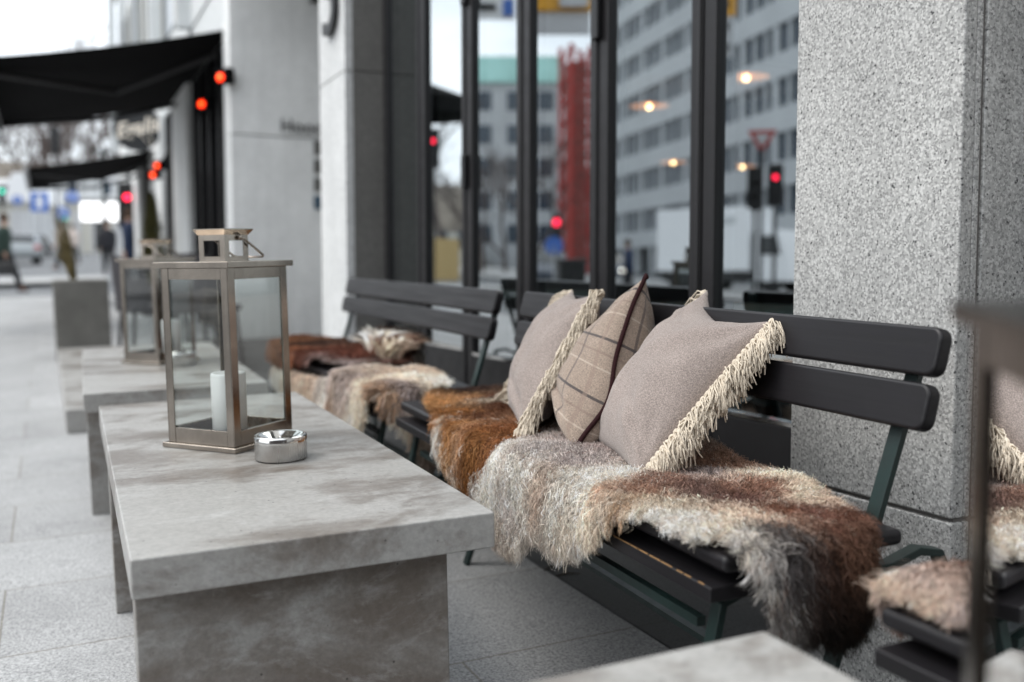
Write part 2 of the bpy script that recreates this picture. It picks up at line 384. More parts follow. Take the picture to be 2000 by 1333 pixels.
strip('far_pavement', 'kerb', -30, 1.6, [30, 33.5], .02)
strip('street', 'asphalt', -16, CURB - .17, YS, -.125)
# far side pavement in front of the offices across the street
strip('opposite_pavement', 'kerb', -34, -18, [-40, 0, 24, 60, 110], -.02)

# ------------------------------------------------------------------ near building : columns, glass doors, inside
XC, XG = 1.40, 1.60
def column(y0, y1, label, near=False):
    t = empty('column', plumb_pose(XC, (y0 + y1) / 2, 0, 0), label, 'column', 'granite clad columns of the facade')
    hy = (y1 - y0) / 2; mt = 'granite_wall' if near else 'granite_column'
    ret = .045
    j1 = .448 if near else .5; j2 = 1.905 if near else 1.915
    for a, b_, nm in ((-.3, j1 - .0035, 'cladding_panel'), (j1 + .0035, j2 - .003, 'cladding_panel'), (j2 + .003, 4.2, 'cladding_panel')):
        p = MB()
        p.box(0, .03, -hy, hy, a, b_)
        p.box(.0301, ret, -hy, -hy + .03, a, b_)
        p.build(nm, mt, t, bevel=.004)
    for a, b_ in ((-.3, j1 - .0035), (j1 + .0035, j2 - .003), (j2 + .003, 4.2)):
        q = MB(); q.box(ret + .008, XG + .25 - XC, -hy, -hy + .03, a, b_); q.build('return_panel', mt if near else 'granite_shade', t, bevel=.003)  # far column's return is the same granite, darkened to paint in its shade
    c = MB(); c.box(.012, XG + .24 - XC, -hy + .006, hy - .002, -.3, 4.2); c.build('core', 'mortar', t)
    return t
column(1.213, 1.625, 'speckled grey granite column behind the near end of the middle bench', True)
column(5.015, 5.53, 'pale granite column with a black numeral, left of the glass doors')
# wall above and behind
b = MB(); b.box(XC + .015, 9, -4, 9.9, 4.2, 16); b.box(1.75, 1.9, -3, 1.2, -.3, 4.2); b.box(1.55, 3.3, 5.56, 5.75, -.3, 4.2); b.box(3.2, 3.35, 5.76, 10.0, -.3, 4.2)
tag(b.build('near_building', 'granite_wall', bevel=.01), 'grey granite building standing over the glass doors and columns', 'building')
# column far right, nearer than the camera
# numeral on the far column
def text(name, body, size, mw, mat, ext=.004, parent=None, shear=0., align='LEFT', heavy=.0):
    cu = bpy.data.curves.new(name, 'FONT'); cu.body = body; cu.size = size; cu.extrude = ext; cu.shear = shear; cu.align_x = align; cu.offset = size * heavy
    tmp = bpy.data.objects.new(name + '_curve', cu); C.objects.link(tmp); bpy.context.view_layer.update()
    me = bpy.data.meshes.new_from_object(tmp.evaluated_get(bpy.context.evaluated_depsgraph_get())); bpy.data.objects.remove(tmp); bpy.data.curves.remove(cu)
    me.materials.clear(); me.materials.append(M[mat]); me.name = name; o = bpy.data.objects.new(name, me); C.objects.link(o)
    if parent: o.parent = parent
    o.matrix_world = mw; return o
p0 = onX(652, 72, XC - .02)
mw = Matrix.Translation((XC - .02, 5.37, p0[2] + .03)) @ Matrix(((0, 0, -1, 0), (-1, 0, 0, 0), (0, 1, 0, 0), (0, 0, 0, 1)))
tag(text('house_number', '5', .62, mw, 'black', .012), 'big black numeral 5 fixed to the pale granite column', 'house number')
# folding glass doors, one leaf after another
edges = [XG * k for k in (3.128, 2.778, 2.426, 2.087, 1.739, 1.392, 1.045, .70)]
lab = ['dark door leaf half hidden beside the pale granite column', 'leftmost mirroring door leaf, beside the pale granite column', 'glass door leaf mirroring the green roofed building', 'glass door leaf mirroring the red crane tower', 'glass door leaf mirroring the end of the office block', 'glass door leaf directly left of the speckled granite column', 'glass door leaf hidden behind the speckled granite column']
for i in range(7):
    ya, yb = edges[i], edges[i + 1]; yc = (ya + yb) / 2; hw = (ya - yb) / 2 - .004
    g0 = gz(XG, yc)
    t = empty('glass_door', plumb_pose(XG, yc, 0, g0), lab[i], 'glass door', 'folding glass doors of the cafe')
    f = MB(); top = 3.3; st = .052
    f.box(0, .07, -hw, -hw + st, .09, top); f.box(0, .07, hw - st, hw, .09, top)
    f.box(.002, .068, -hw + st, hw - st, .09, .425); f.box(.002, .068, -hw + st, hw - st, top - .09, top)
    f.box(-.006, .076, -hw + .003, -hw + .016, .092, top - .002)
    f.build('door_frame', 'frame', t, bevel=.004)
    w = MB(); w.quad((.018, -hw + st - .01, .42), (.018, hw - st + .01, .42), (.018, hw - st + .01, top - .08), (.018, -hw + st - .01, top - .08)); w.build('pane', 'window', t)
    w = MB(); w.box(.0, .018, -hw + st, hw - st, .427, .437); w.build('glazing_bead', 'steel_line', t)
    if i in (2, 4):
        for z in ((1.62,) if i == 4 else (1.22, 1.97, )):
            h = MB(); h.box(-.022, 0, hw - .02, hw + .02, z - .1, z + .04); h.build('hinge', 'hinge', t, bevel=.006)
b = MB(); b.box(XG - .03, XG + .10, .9, 5.5, -.1, .085, mat=Matrix(((1, 0, 0, 0), (0, 1, 0, 0), (0, GB, 1, .04), (0, 0, 0, 1))))
tag(b.build('threshold', 'hinge', bevel=.004), 'black metal threshold under the glass doors', 'threshold')
# interior
b = MB()
b.quad((1.66, -2, -.2), (12, -2, -.2), (12, 24, -.2), (3.36, 24, -.2)); b.quad((12, -2, -.2), (12, 24, -.2), (12, 24, 4.2), (12, -2, 4.2))
b.quad((1.66, -2, 3.6), (12, -2, 3.6), (12, 24, 3.6), (3.36, 24, 3.6)); b.quad((3.36, 24, -.2), (12, 24, -.2), (12, 24, 4.2), (3.36, 24, 4.2))
b.quad((3.22, 5.8, -.1), (12, 5.8, -.1), (12, 24, .35), (3.4, 24, .35)); b.quad((1.7, -2, 0.06), (12, -2, .06), (12, 5.7, .06), (1.7, 5.7, .06))
tag(b.build('cafe_room', 'cloth_purple'), kind='structure')
for i, (y0, y1, lb) in enumerate(((4.75, 3.95, 'pale green tabletop inside, behind the leftmost glass doors'), (3.3, 2.35, 'pale green tabletop inside, behind the middle glass doors'), (2.2, 1.35, 'pale green tabletop inside, left of the granite column'))):
    t = empty('cafe_table', plumb_pose(2.10, (y0 + y1) / 2, 0, gz(1.9, (y0 + y1) / 2)), lb, 'table', 'tables inside the cafe')
    q = MB(); hh = (y0 - y1) / 2; q.box(-.38, .32, -hh, hh, .63, .66); q.build('tabletop', 'ledge', t, bevel=.006)
    for sy in (-1, 1):
        q = MB(); q.box(-.03, .03, sy * hh * .7 - .03, sy * hh * .7 + .03, -.15, .63); q.build('leg', 'black', t)
# pendant lamps inside
lamps = [(1457, 152, 2.35, 'largest glowing disc lamp, high in the pane left of the granite column'), (1268, 208, 2.35, 'glowing disc lamp in the wide pane above the plaid pillow'), (1120, 254, 2.35, 'glowing disc lamp in front of the mirrored red tower'),
         (1315, 318, 2.3, 'small glowing disc lamp low in the wide pane, near its right stile'), (1450, 326, 2.3, 'small glowing disc lamp beside the mirrored yield sign'), (920, 313, 2.2, 'tiny orange lamp at the left edge of the second pane'), (992, 286, 2.3, 'tiny orange lamp at the right edge of the second pane'), (1540, 255, 2.3, 'faint lamp right at the granite column')]
proto = None
for px, py, z, lb in lamps[:7]:
    r = ray(px, py); p = OR + r * ((z - EYE) / r[2])
    if proto is None:
        t = empty('pendant_lamp', Matrix.Translation(Vector(p)), lb, 'lamp', 'disc lamps hanging in the cafe')
        q = MB(); q.lathe([(.001, .03), (.05, .028), (.17, .004), (.172, 0), (.16, 0), (.05, .02), (.001, .022)], 32); q.build('lamp_shade', 'lamp_dish', t, smooth=True)
        q = MB(); q.ball((0, 0, -.005), .026, 12); q.build('bulb', 'lamp_warm', t, smooth=True)
        q = MB(); q.tube([(0, 0, .03), (0, 0, 1.25)], .003, 5); q.build('cord', 'black', t)
        proto = t
    else: copy_tree(proto, Matrix.Translation(Vector(p)), lb)

# ------------------------------------------------------------------ concrete tables
def conc_table(x, y, yaw, w, l, label, legs, inset_r=.06):
    t = empty('concrete_table', street_pose(x, y, yaw), label, 'table', 'low concrete tables in front of the benches')
    q = MB(); q.box(-w / 2, w / 2, -l / 2, l / 2, .392, .45); q.build('tabletop', 'concrete', t, bevel=.0035, segs=3)
    for ya, yb in legs:
        q = MB(); q.box(-w / 2 + .006, w / 2 - inset_r, ya, yb, 0, .391); q.build('leg', 'concrete_side', t, bevel=.003)
    return t
T1 = (.39, 2.202, -.019)
conc_table(*T1, .544, 1.521, 'long low concrete table carrying the large sharp lantern and steel ashtray', [(-.70, -.63), (.335, .40)])
conc_table(.397, 4.031, -.03, .548, 1.60, 'low concrete table behind, carrying the second blurred lantern', [(-.48, -.41), (.35, .42)])
conc_table(.425, .10, -.005, .56, 1.51, 'concrete table corner in the near foreground at the bottom edge', [(-.60, -.53), (.50, .57)])
# stone planter and plinth beyond
t = empty('planter', street_pose(.265, 9.1), 'tall dark concrete planter block behind the second table', 'planter')
q = MB(); q.box(-.21, .21, -.25, .25, 0, .655); q.build('block', 'old_concrete', t, bevel=.01)
q = MB()
for i in range(90):
    a = random.random() * 2 * pi; r0 = random.random() * .03; h = .22 + random.random() * .36; le = .05 + random.random() * .05
    bx = -.05 + cos(a) * r0; by = sin(a) * r0
    q.tube([(bx, by, .65), (bx - le * .3 + cos(a) * .01, by + sin(a) * .02, .65 + h * .5), (bx - le + cos(a) * .03, by + sin(a) * .05, .65 + h)], [.004, .006, .001], 4, cap=False)
tag(q.build('dry_plant', 'dry', world=street_pose(.265, 9.1)), 'narrow brown dried plant standing out of the concrete planter', 'plant')
t = MB(); t.box(-.21, .24, -1.72, 1.72, 0, .118)
tag(t.build('stone_plinth', 'concrete', bevel=.006, world=street_pose(.275, 6.97)), 'low flat concrete plinth on the pavement in front of the planter', 'plinth')

# ------------------------------------------------------------------ lantern
def lantern(mw, label, side=.205, hb=.397, latch=True, metal='nickel', gl='pane', pw=.020):
    t = empty('lantern', mw, label, 'lantern', 'metal and glass candle lanterns')
    s = side / 2; si = s - .010; th = .0022
    q = MB(); q.box(-s, s, -s, s, 0, .011); q.build('base', metal, t, bevel=.002)
    q = MB(); q.box(-si + .003, si - .003, -si + .003, si - .003, .011, .0135); q.build('floor_plate', metal, t)
    for sx in (-1, 1):
        for sy in (-1, 1):
            q = MB()
            x0, x1 = sorted((sx * si, sx * (si - pw))); y0, y1 = sorted((sy * si, sy * (si - th))); q.box(x0, x1, y0, y1, .0115, hb - .012)
            x0, x1 = sorted((sx * si, sx * (si - th))); y0, y1 = sorted((sy * (si - th - .0002), sy * (si - pw))); q.box(x0, x1, y0, y1, .0115, hb - .012)
            q.build('corner_post', metal, t, bevel=.0006)
    for k in range(4):
        R = Matrix.Rotation(k * pi / 2, 4, 'Z'); a = si - pw - .0006
        q = MB(); q.box(-a, a, -si + .0006, -si + .003, .0115, .043, mat=R); q.box(-a, a, -si + .0032, -si + .010, .038, .0428, mat=R); q.build('lower_rail', metal, t, bevel=.0005)
        q = MB(); q.box(-a, a, -si + .0006, -si + .003, hb - .036, hb - .0125, mat=R); q.build('upper_rail', metal, t, bevel=.0005)
        q = MB(); q.quad(*[R @ Vector(c_) for c_ in ((-a - .004, -si + .0045, .036), (a + .004, -si + .0045, .036), (a + .004, -si + .0045, hb - .030), (-a - .004, -si + .0045, hb - .030))]); q.build('pane', gl, t)
    q = MB(); q.box(-s - .001, s + .001, -s - .001, s + .001, hb - .0118, hb + .001); q.build('roof', metal, t, bevel=.0012)
    # chimney box with square openings
    cs = .0365; z0 = hb + .0012; z1 = z0 + .056; q = MB()
    for k in range(4):
        R = Matrix.Rotation(k * pi / 2, 4, 'Z')
        q.box(-cs, -cs + .014, -cs, -cs + .0016, z0, z1, mat=R); q.box(cs - .014, cs - .0018, -cs, -cs + .0016, z0, z1, mat=R)
        q.box(-cs + .0142, cs - .0142, -cs, -cs + .0016, z0, z0 + .010, mat=R); q.box(-cs + .0142, cs - .0142, -cs, -cs + .0016, z1 - .012, z1, mat=R)
    q.build('chimney', metal, t)
    q = MB(); b0 = cs + .001; b1 = cs + .0085
    lo = [(-b0, -b0), (b0, -b0), (b0, b0), (-b0, b0)]; hi = [(-b1, -b1), (b1, -b1), (b1, b1), (-b1, b1)]
    for i in range(4):
        j = (i + 1) % 4; q.quad((*lo[i], z1), (*lo[j], z1), (*hi[j], z1 + .011), (*hi[i], z1 + .011)); q.quad((*hi[i], z1 + .0112), (*hi[j], z1 + .0112), (*hi[j], z1 + .013), (*hi[i], z1 + .013))
    q.quad(*[(*h, z1 + .0131) for h in hi]); q.quad(*[(*h, z1 + .0005) for h in lo])
    q.build('cap', metal, t)
    # bail handle folded down to the +x side
    zh = z1 - .006; q = MB()
    ex = cs + .046; zt = z0 + .008
    q.tube([(.006, -cs - .005, zh), (.016, -cs - .007, zh - .002), (ex - .006, -cs - .007, zt + .003), (ex, -cs, zt), (ex + .002, 0, zt - .001), (ex, cs, zt), (ex - .006, cs + .007, zt + .003), (.016, cs + .007, zh - .002), (.006, cs + .005, zh)], .0026, 8)
    q.build('handle', metal, t, smooth=True)
    for sy in (-1, 1):
        q = MB(); q.ball((.006, sy * (cs + .005), zh), .0055, 10); q.build('handle_knob', metal, t, smooth=True)
    if latch:   # door latch on the +x, -y corner post
        q = MB(); q.box(si + .0002, si + .0035, -si + .010, -si + .016, .150, .250); q.box(si + .0036, si + .007, -si + .011, -si + .015, .165, .18); q.box(si + .0036, si + .007, -si + .011, -si + .015, .215, .245)
        q.build('latch', metal, t)
        q = MB(); q.tube([(si + .006, -si + .020 + .009 * cos(a), .215 + .009 * sin(a)) for a in np.linspace(0, 2 * pi, 17)], .0011, 6, cap=False); q.build('ring_pull', metal, t, smooth=True)
    return t
def candle(mw, label, r=.0365, h=.148):
    t = empty('candle', mw, label, 'candle', 'white candles inside the lanterns')
    q = MB(); q.lathe([(.0008, 0), (r, 0), (r, h - .004), (r - .002, h), (r - .006, h - .001), (.0008, h - .005)], 32); q.build('wax', 'wax', t, smooth=True)
    q = MB(); q.tube([(0, 0, h - .006), (.001, 0, h + .006)], .0008, 6); q.build('wick', 'wick', t)
    return t
def table_mw(x, y, yaw, h=.4505): return street_pose(x, y, yaw, h)
# lantern 1: near corner at (.338,2.088), left corner (.224,2.275), right corner (.50,2.238)
lc = np.array([(.2236 + .5024) / 2, (2.2751 + 2.2377) / 2]); lyaw = atan2(2.2377 - 2.088, .5024 - .338)
LM1 = table_mw(.373, 2.247, radians(38.5))
lantern(LM1, 'brushed nickel lantern in sharp focus on the front concrete table', side=.206)
candle(table_mw(.361, 2.185, .3, .4645), 'white pillar candle inside the sharp front lantern')
# hook shaped wire on the left pane
w = MB(); pl = [onY(338, 734, 2.30), onY(352, 722, 2.30), onY(363, 708, 2.30), onY(369, 700, 2.30), onY(366, 694, 2.30), onY(370, 690, 2.30), onY(370, 682, 2.30)]
# lantern 2
l2 = onG(317, 714, .45); y2 = radians(33)
c2 = np.array([l2[0], l2[1]]) + .104 * np.array([cos(y2), sin(y2)]) + .104 * np.array([-sin(y2), cos(y2)])
e1 = onG(232, 709, .45)
yy2 = atan2(l2[1] - e1[1], l2[0] - e1[0]); s2 = .205
c2 = np.array([l2[0], l2[1]]) + s2 / 2 * np.array([-cos(yy2), -sin(yy2)]) + s2 / 2 * np.array([-sin(yy2), cos(yy2)])
lantern(table_mw(c2[0], c2[1], yy2), 'blurred nickel lantern on the second concrete table', side=s2)
candle(table_mw(c2[0] + .035, c2[1] - .045, 0, .4645), 'white candle inside the blurred second lantern')
# lantern 0 : its left pane mirrors the fringed pillow
M0 = np.array([.541, .469]); d1 = np.array([-sin(radians(38.5)), -cos(radians(38.5))]); d2 = np.array([-d1[1], d1[0]])
d2 = np.array([cos(radians(38.5)), -sin(radians(38.5))])
s0 = .195; c0 = M0 + d1 * s0 / 2 + d2 * s0 / 2
lantern(table_mw(c0[0], c0[1], atan2(d2[1], d2[0])), 'very blurred dark lantern edge at the right border of the picture', side=s0, hb=.380, latch=False, metal='nickel_dimmed', gl='pane_dimmed', pw=.027)  # darker nickel and dimmed, extra mirroring pane carry its dark reflections in colour
# ashtrays
def ashtray(mw, label, r=.052, h=.050):
    t = empty('ashtray', mw, label, 'ashtray', 'round steel ashtrays')
    q = MB(); q.lathe([(.001, .002), (r - .004, 0), (r, .003), (r, h - .013)], 64); q.build('bowl', 'steel', t, smooth=True)
    q = MB(); q.lathe([(r + .0008, h - .014), (r + .0012, h - .003), (r - .001, h), (r - .004, h + .0005), (r - .008, h - .002), (r - .022, h - .013), (r - .034, h - .016), (.001, h - .017)], 64); q.build('lid', 'steel_line', t, smooth=True)
    q = MB(); q.tube([(0, 0, h - .017), (0, 0, h - .004)], .0022, 8); q.build('lid_knob', 'steel_line', t, smooth=True)
    return t
ashtray(table_mw(.432, 2.015, 0), 'round brushed steel ashtray beside the sharp front lantern')
pa = onG(363, 716, .45)
ashtray(table_mw(pa[0], pa[1] + .05, 0), 'blurred steel ashtray beside the second lantern')

# ------------------------------------------------------------------ benches
def bench(x, y, yaw, Ln, label, worn=False):
    t = empty('bench', street_pose(x, y, yaw), label, 'bench', 'dark slatted benches against the facade')
    h = Ln / 2
    Rk = Matrix.Rotation(radians(14), 4, 'Y')
    def slat(xc, zc, w, th, name, rot, y0=-h, y1=h, bev=.013):
        mt = Matrix.Translation((xc, 0, zc)) @ Matrix.Rotation(rot, 4, 'Y')
        rr_ = .019; ol = []
        for cy_, cz_, a0 in ((y1 - rr_, w / 2 - rr_, 0), (y0 + rr_, w / 2 - rr_, 90), (y0 + rr_, -w / 2 + rr_, 180), (y1 - rr_, -w / 2 + rr_, 270)):
            for k_ in range(7): an_ = radians(a0 + 15 * k_); ol.append((cy_ + rr_ * cos(an_), cz_ + rr_ * sin(an_)))
        q = MB(); k_ = len(ol)
        for xx in (-th / 2, th / 2): q.v += [tuple(mt @ Vector((xx, yy, zz))) for yy, zz in ol]
        for j in range(k_): q.f.append((j, (j + 1) % k_, k_ + (j + 1) % k_, k_ + j)); q.m.append(0)
        q.f.append(tuple(range(k_))); q.f.append(tuple(k_ + j for j in reversed(range(k_)))); q.m += [0, 0]
        return q.build(name, 'wood', t, bevel=.006, segs=3)
    slat(.376, .706, .073, .026, 'back_slat', radians(14)); slat(.356, .626, .070, .026, 'back_slat', radians(14))
    for i, (xa, xb) in enumerate(((.0, .102), (.118, .208), (.224, .308))):
        q = MB(); q.box(xa, xb, -h, h, .432, .456); q.build('seat_slat', 'wood', t, bevel=.009, segs=3)
    q = MB(); q.box(-.016, .060, -h + .01, h - .01, .392, .414); q.build('front_slat', 'wood', t, bevel=.003, segs=2)
    for s in (-1, 1):
        ye = s * (h - .055)
        q = MB()
        q.tube([(.012, ye, .0), (.014, ye, .30), (.030, ye, .372), (.06, ye, .384), (.33, ye, .384), (.385, ye, .40), (.425, ye, .392), (.445, ye, .355), (.47, ye, .0)], .0165, 4, flat=(.55, 1.))
        q.build('leg_frame', 'green', t, bevel=.0015)
        yb = s * (h - .075)
        q = MB(); q.tube([(.155, yb, .0), (.292, yb, .37), (.418, yb, .735)], .019, 4, flat=(.42, 1.)); q.build('back_post', 'green', t, bevel=.0015)
        for z in (.594, .70):
            q = MB(); q.ball((.376 + (z - .594) * .25, yb, z), (.004, .006, .006), 8)
    q = MB(); q.tube([(.215, -h + .09, .178), (.215, h - .09, .178)], .016, 4, flat=(.5, 1.)); q.build('stretcher', 'green', t)
    q = MB(); q.tube([(.03, -h + .10, .33), (.03, h - .10, .33)], .010, 4); q.build('stretcher', 'green', t)
    if worn:
        q = MB()
        for i in range(26):
            yy = -h + .03 + i * .028 + random.uniform(-.008, .008); l_ = random.uniform(.012, .030); 
            if i > 2 and i < 22: l_ = .03
            q.box(-.0152, -.0135, yy, yy + l_, .4122, .4144)
        q.build('worn_edge', 'bare', t)
        q = MB()
        for (xa, ya, l_, w_) in ((.035, .075, .03, .003), (.042, .082, .035, .002), (.05, .07, .018, .0035), (.015, .12, .02, .002)):
            q.box(xa, xa + w_, -h + ya, -h + ya + l_, .4555, .4564)
        q.build('scratch', 'cream', t)
    return t
B2 = (.843, 1.820, -.040, 1.518); B1 = (.868, 3.564, -.013, 1.70); B3 = (.860, .08, .0, 1.52)
bench(*B2, 'middle black slatted bench holding the three pillows', True)
bench(*B1, 'farther black bench with its bare backrest and blurred sheepskins')
bench(*B3, 'nearest bench seat corner at the lower right border')

# ------------------------------------------------------------------ sheepskins
def bench_frame(Bn):
    x, y, yaw, Ln = Bn; return street_pose(x, y, yaw), Ln
def px_to_sheet(px, py, Bn, lift=.02):
    mw, Ln = bench_frame(Bn); inv = mw.inverted()
    o = inv @ Vector(OR); r = inv.to_3x3() @ Vector(ray(px, py)); h = Ln / 2; zs = .455
    def hit(ax, c): k = (c - o[ax]) / r[ax]; return o + r * k
    p = hit(2, zs + lift)
    if p.x >= -.005 and p.y >= -h: return (p.x, p.y)
    if p.y < -h:
        q = hit(1, -h - .035)
        if q.x > -.02: return (q.x, -h - .02 - max(0, zs + lift - q.z))
    q = hit(0, -.035)
    return (-.015 - max(0., zs + lift - q.z), q.y)
def drape(a, b, h, R=.022, zs=.458, depth=.36):
    """flat sheet coordinates -> local position, normal, downhill direction"""
    ca = np.clip(a, 0., depth); cb = np.clip(b, -h, h)
    oa = a - ca; ob = b - cb; l = np.hypot(oa, ob) + 1e-9; da, db = oa / l, ob / l
    arc = R * pi / 2; th = np.clip(l / R, 0, pi / 2)
    hor = R * np.sin(th) + np.clip(l - arc, 0, None) * .10; ver = R * (1 - np.cos(th)) + np.clip(l - arc, 0, None) * .99
    hor = np.where(l < 1e-6, 0, hor); ver = np.where(l < 1e-6, 0, ver)
    pos = np.stack([ca + da * hor, cb + db * hor, zs - ver], -1)
    c_, s_ = np.cos(th), np.sin(th); s_ = np.where(l < 1e-6, 0, s_); c_ = np.where(l < 1e-6, 1, c_)
    nor = np.stack([da * s_, db * s_, c_], -1)
    return pos, nor, s_
def inside(poly, x, y):
    n = len(poly); r = np.zeros(len(x), bool); j = n - 1
    for i in range(n):
        xi, yi = poly[i]; xj, yj = poly[j]
        c = ((yi > y) != (yj > y)) & (x < (xj - xi) * (y - yi) / (yj - yi + 1e-12) + xi); r ^= c; j = i
    return r
def edge_dist(poly, x, y):
    d = np.full(len(x), 9.); n = len(poly)
    for i in range(n):
        ax, ay = poly[i]; bx, by = poly[(i + 1) % n]; vx, vy = bx - ax, by - ay; L2 = vx * vx + vy * vy + 1e-12
        t = np.clip(((x - ax) * vx + (y - ay) * vy) / L2, 0, 1); d = np.minimum(d, np.hypot(x - ax - t * vx, y - ay - t * vy))
    return d
_ph = rng.uniform(0, 6.28, (6, 12)); _fr = rng.normal(0, 1, (6, 12, 2))
def wob(x, y, sc, k):
    s = 0
    for i in range(12): s = s + np.sin((x * _fr[k, i, 0] + y * _fr[k, i, 1]) * sc + _ph[k, i])
    return s / 3.4
def sheepskin(label, Bn, outline, anchors, locks, length=.045, per=9, curl=1., lift=.0, seed=1, width=.0011, raised=0., thick=.016, gather=None, spine=None, ends=1.0):
    rg = np.random.default_rng(seed)
    mw, Ln = bench_frame(Bn); h = Ln / 2
    poly = [px_to_sheet(*p, Bn) if len(p) == 2 else (p[0], p[1] - Bn[1]) for p in outline]
    poly = np.array(poly); a0, b0 = poly.min(0); a1, b1 = poly.max(0)
    anc = np.array([px_to_sheet(p[0], p[1], Bn, .03) for p in anchors]); acol = np.array([p[2] for p in anchors])
    # ---- hide
    g = .012; na = int((a1 - a0) / g) + 2; nb = int((b1 - b0) / g) + 2
    A, Bb = np.meshgrid(a0 + np.arange(na) * g, b0 + np.arange(nb) * g, indexing='ij'); fa, fb = A.ravel(), Bb.ravel()
    ins = inside(poly, fa, fb); ed = edge_dist(poly, fa, fb)
    def hump(a, b): return (wob(a, b, 13, 0) * .006 + .006 + raised) 
    pos, nor, _ = drape(fa, fb, h); pos = pos + nor * np.maximum(.002, hump(fa, fb))[:, None] + np.array([0, 0, lift])
    idx = -np.ones(len(fa), int); keep = ins & (ed > .008); idx[keep] = np.arange(keep.sum())
    I = idx.reshape(na, nb); q = np.stack([I[:-1, :-1], I[1:, :-1], I[1:, 1:], I[:-1, 1:]], -1).reshape(-1, 4); q = q[(q >= 0).all(1)]
    hv = pos[keep]
    # ---- locks
    P = []
    need = locks
    while sum(len(p) for p in P) < need:
        c = np.stack([rg.uniform(a0, a1, locks), rg.uniform(b0, b1, locks)], -1)
        k = inside(poly, c[:, 0], c[:, 1]) & (edge_dist(poly, c[:, 0], c[:, 1]) > .012); P.append(c[k])
    P = np.concatenate(P)[:locks]; a, b = P[:, 0], P[:, 1]; n = locks
    sp_ = spine if spine is not None else (.19, b0 + .12, b1 - .12)
    nb_ = np.clip(b, min(sp_[1], sp_[2]), max(sp_[1], sp_[2]))
    out = np.stack([a - sp_[0], b - nb_], -1); far = np.linalg.norm(out, axis=1); out /= far[:, None] + 1e-6
    ang = wob(a, b, 9, 1) * (.5 + 1.6 * np.exp(-(far / .07) ** 2)) + rg.normal(0, .35, n)
    ca, sa = np.cos(ang), np.sin(ang); out = np.stack([out[:, 0] * ca - out[:, 1] * sa, out[:, 0] * sa + out[:, 1] * ca], -1)
    p0, n0, hang = drape(a, b, h); p1, _, _ = drape(a + out[:, 0] * .01, b + out[:, 1] * .01, h)
    tan_ = (p1 - p0); tan_ /= np.linalg.norm(tan_, axis=1)[:, None] + 1e-9
    p0 = p0 + n0 * np.maximum(.002, hump(a, b))[:, None] + np.array([0, 0, lift])
    down = np.array([0, 0, -1.]); hg = hang[:, None]
    tan_ = tan_ * (1 - hg * .75) + down * hg * .75; tan_ /= np.linalg.norm(tan_, axis=1)[:, None] + 1e-9
    # colour
    wa, wb = a + wob(a, b, 22, 2) * .010 + rg.normal(0, .008, n), b + wob(a, b, 22, 3) * .014 + rg.normal(0, .010, n)
    d2_ = (wa[:, None] - anc[:, 0]) ** 2 + (wb[:, None] - anc[:, 1]) ** 2
    w_ = 1 / (d2_ + 2e-4) ** 2.2; col = (w_ @ acol) / w_.sum(1)[:, None]
    br = (1 + .32 * rg.normal(0, 1, n) + .12 * wob(a, b, 40, 4)); col = col * np.clip(br, .4, 1.7)[:, None]
    # stray locks take a neighbour tone: reddish brown or white tips
    st = rg.random(n); other = acol[rg.integers(0, len(acol), n)]; m_ = (st < .10) & (col.mean(1) > .12)
    col[m_] = col[m_] * .45 + other[m_] * .55
    red = (st > .93); col[red] = col[red] * .55 + np.array([.20, .085, .04]) * .45 * np.clip(col[red].mean(1) * 3, .1, 1)[:, None]
    K = 7; t = np.linspace(0, 1, K)
    ln = length * rg.uniform(.7, 1.25, n) * (1 + .25 * wob(a, b, 15, 5)) * (1 + (ends - 1) * np.clip((-h + .16 - b) / .12, 0, 1))
    side = np.cross(n0, tan_); side /= np.linalg.norm(side, axis=1)[:, None] + 1e-9
    ph = rg.uniform(0, 6.28, n); fq = rg.uniform(7., 13., n) * curl ** .5; am = rg.uniform(.0018, .0042, n) * curl
    rise = thick * rg.uniform(.6, 1.2, n)
    lean = rg.normal(0, .28, (n, 1))
    path = np.zeros((n, K, 3))
    for k, tt in enumerate(t):
        path[:, k] = p0 + n0 * (rise * (1.6 * tt - .95 * tt * tt))[:, None] + (tan_ + side * lean) * (ln * (tt ** 1.15))[:, None] + side * (am * np.sin(ph + fq * tt) * min(1, tt * 2))[:, None] + n0 * (am * .8 * np.cos(ph + fq * tt) * min(1, tt * 2))[:, None] + down * (.010 * tt * tt * hang)[:, None]
    # strands
    ms = n * per; li = np.repeat(np.arange(n), per)
    sp = rg.normal(0, 1, (ms, 3)) * .0040; fade = (1 - .25 * t)[None, :, None]
    rootj = side[li] * rg.normal(0, .0035, (ms, 1)) + tan_[li] * rg.normal(0, .0035, (ms, 1))
    SP = path[li] + sp[:, None, :] * fade + rootj[:, None, :] * (1 - t)[None, :, None]
    SP += rg.normal(0, .0009, SP.shape) * np.minimum(1, t * 2)[None, :, None]
    T = np.gradient(SP, axis=1); T /= np.linalg.norm(T, axis=2)[..., None] + 1e-9
    wv = np.cross(T, n0[li][:, None, :] + rg.normal(0, .5, (ms, 1, 3))); wv /= np.linalg.norm(wv, axis=2)[..., None] + 1e-9
    wd = (width * rg.uniform(.7, 1.3, (ms, 1)) * (1 - .8 * t ** 2)[None, :])[..., None]
    Lp = SP - wv * wd; Rp = SP + wv * wd
    V = np.stack([Lp, Rp], 2).reshape(-1, 3)       # ms*K*2
    base = (np.arange(ms) * K * 2)[:, None] + (np.arange(K - 1) * 2)[None, :]
    Q = np.stack([base, base + 1, base + 3, base + 2], -1).reshape(-1, 4)
    sc = col[li] * rg.uniform(.82, 1.18, (ms, 1))
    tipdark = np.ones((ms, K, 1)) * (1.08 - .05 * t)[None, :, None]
    root = (0.92 + .18 * np.minimum(1, t * 1.6))[None, :, None]
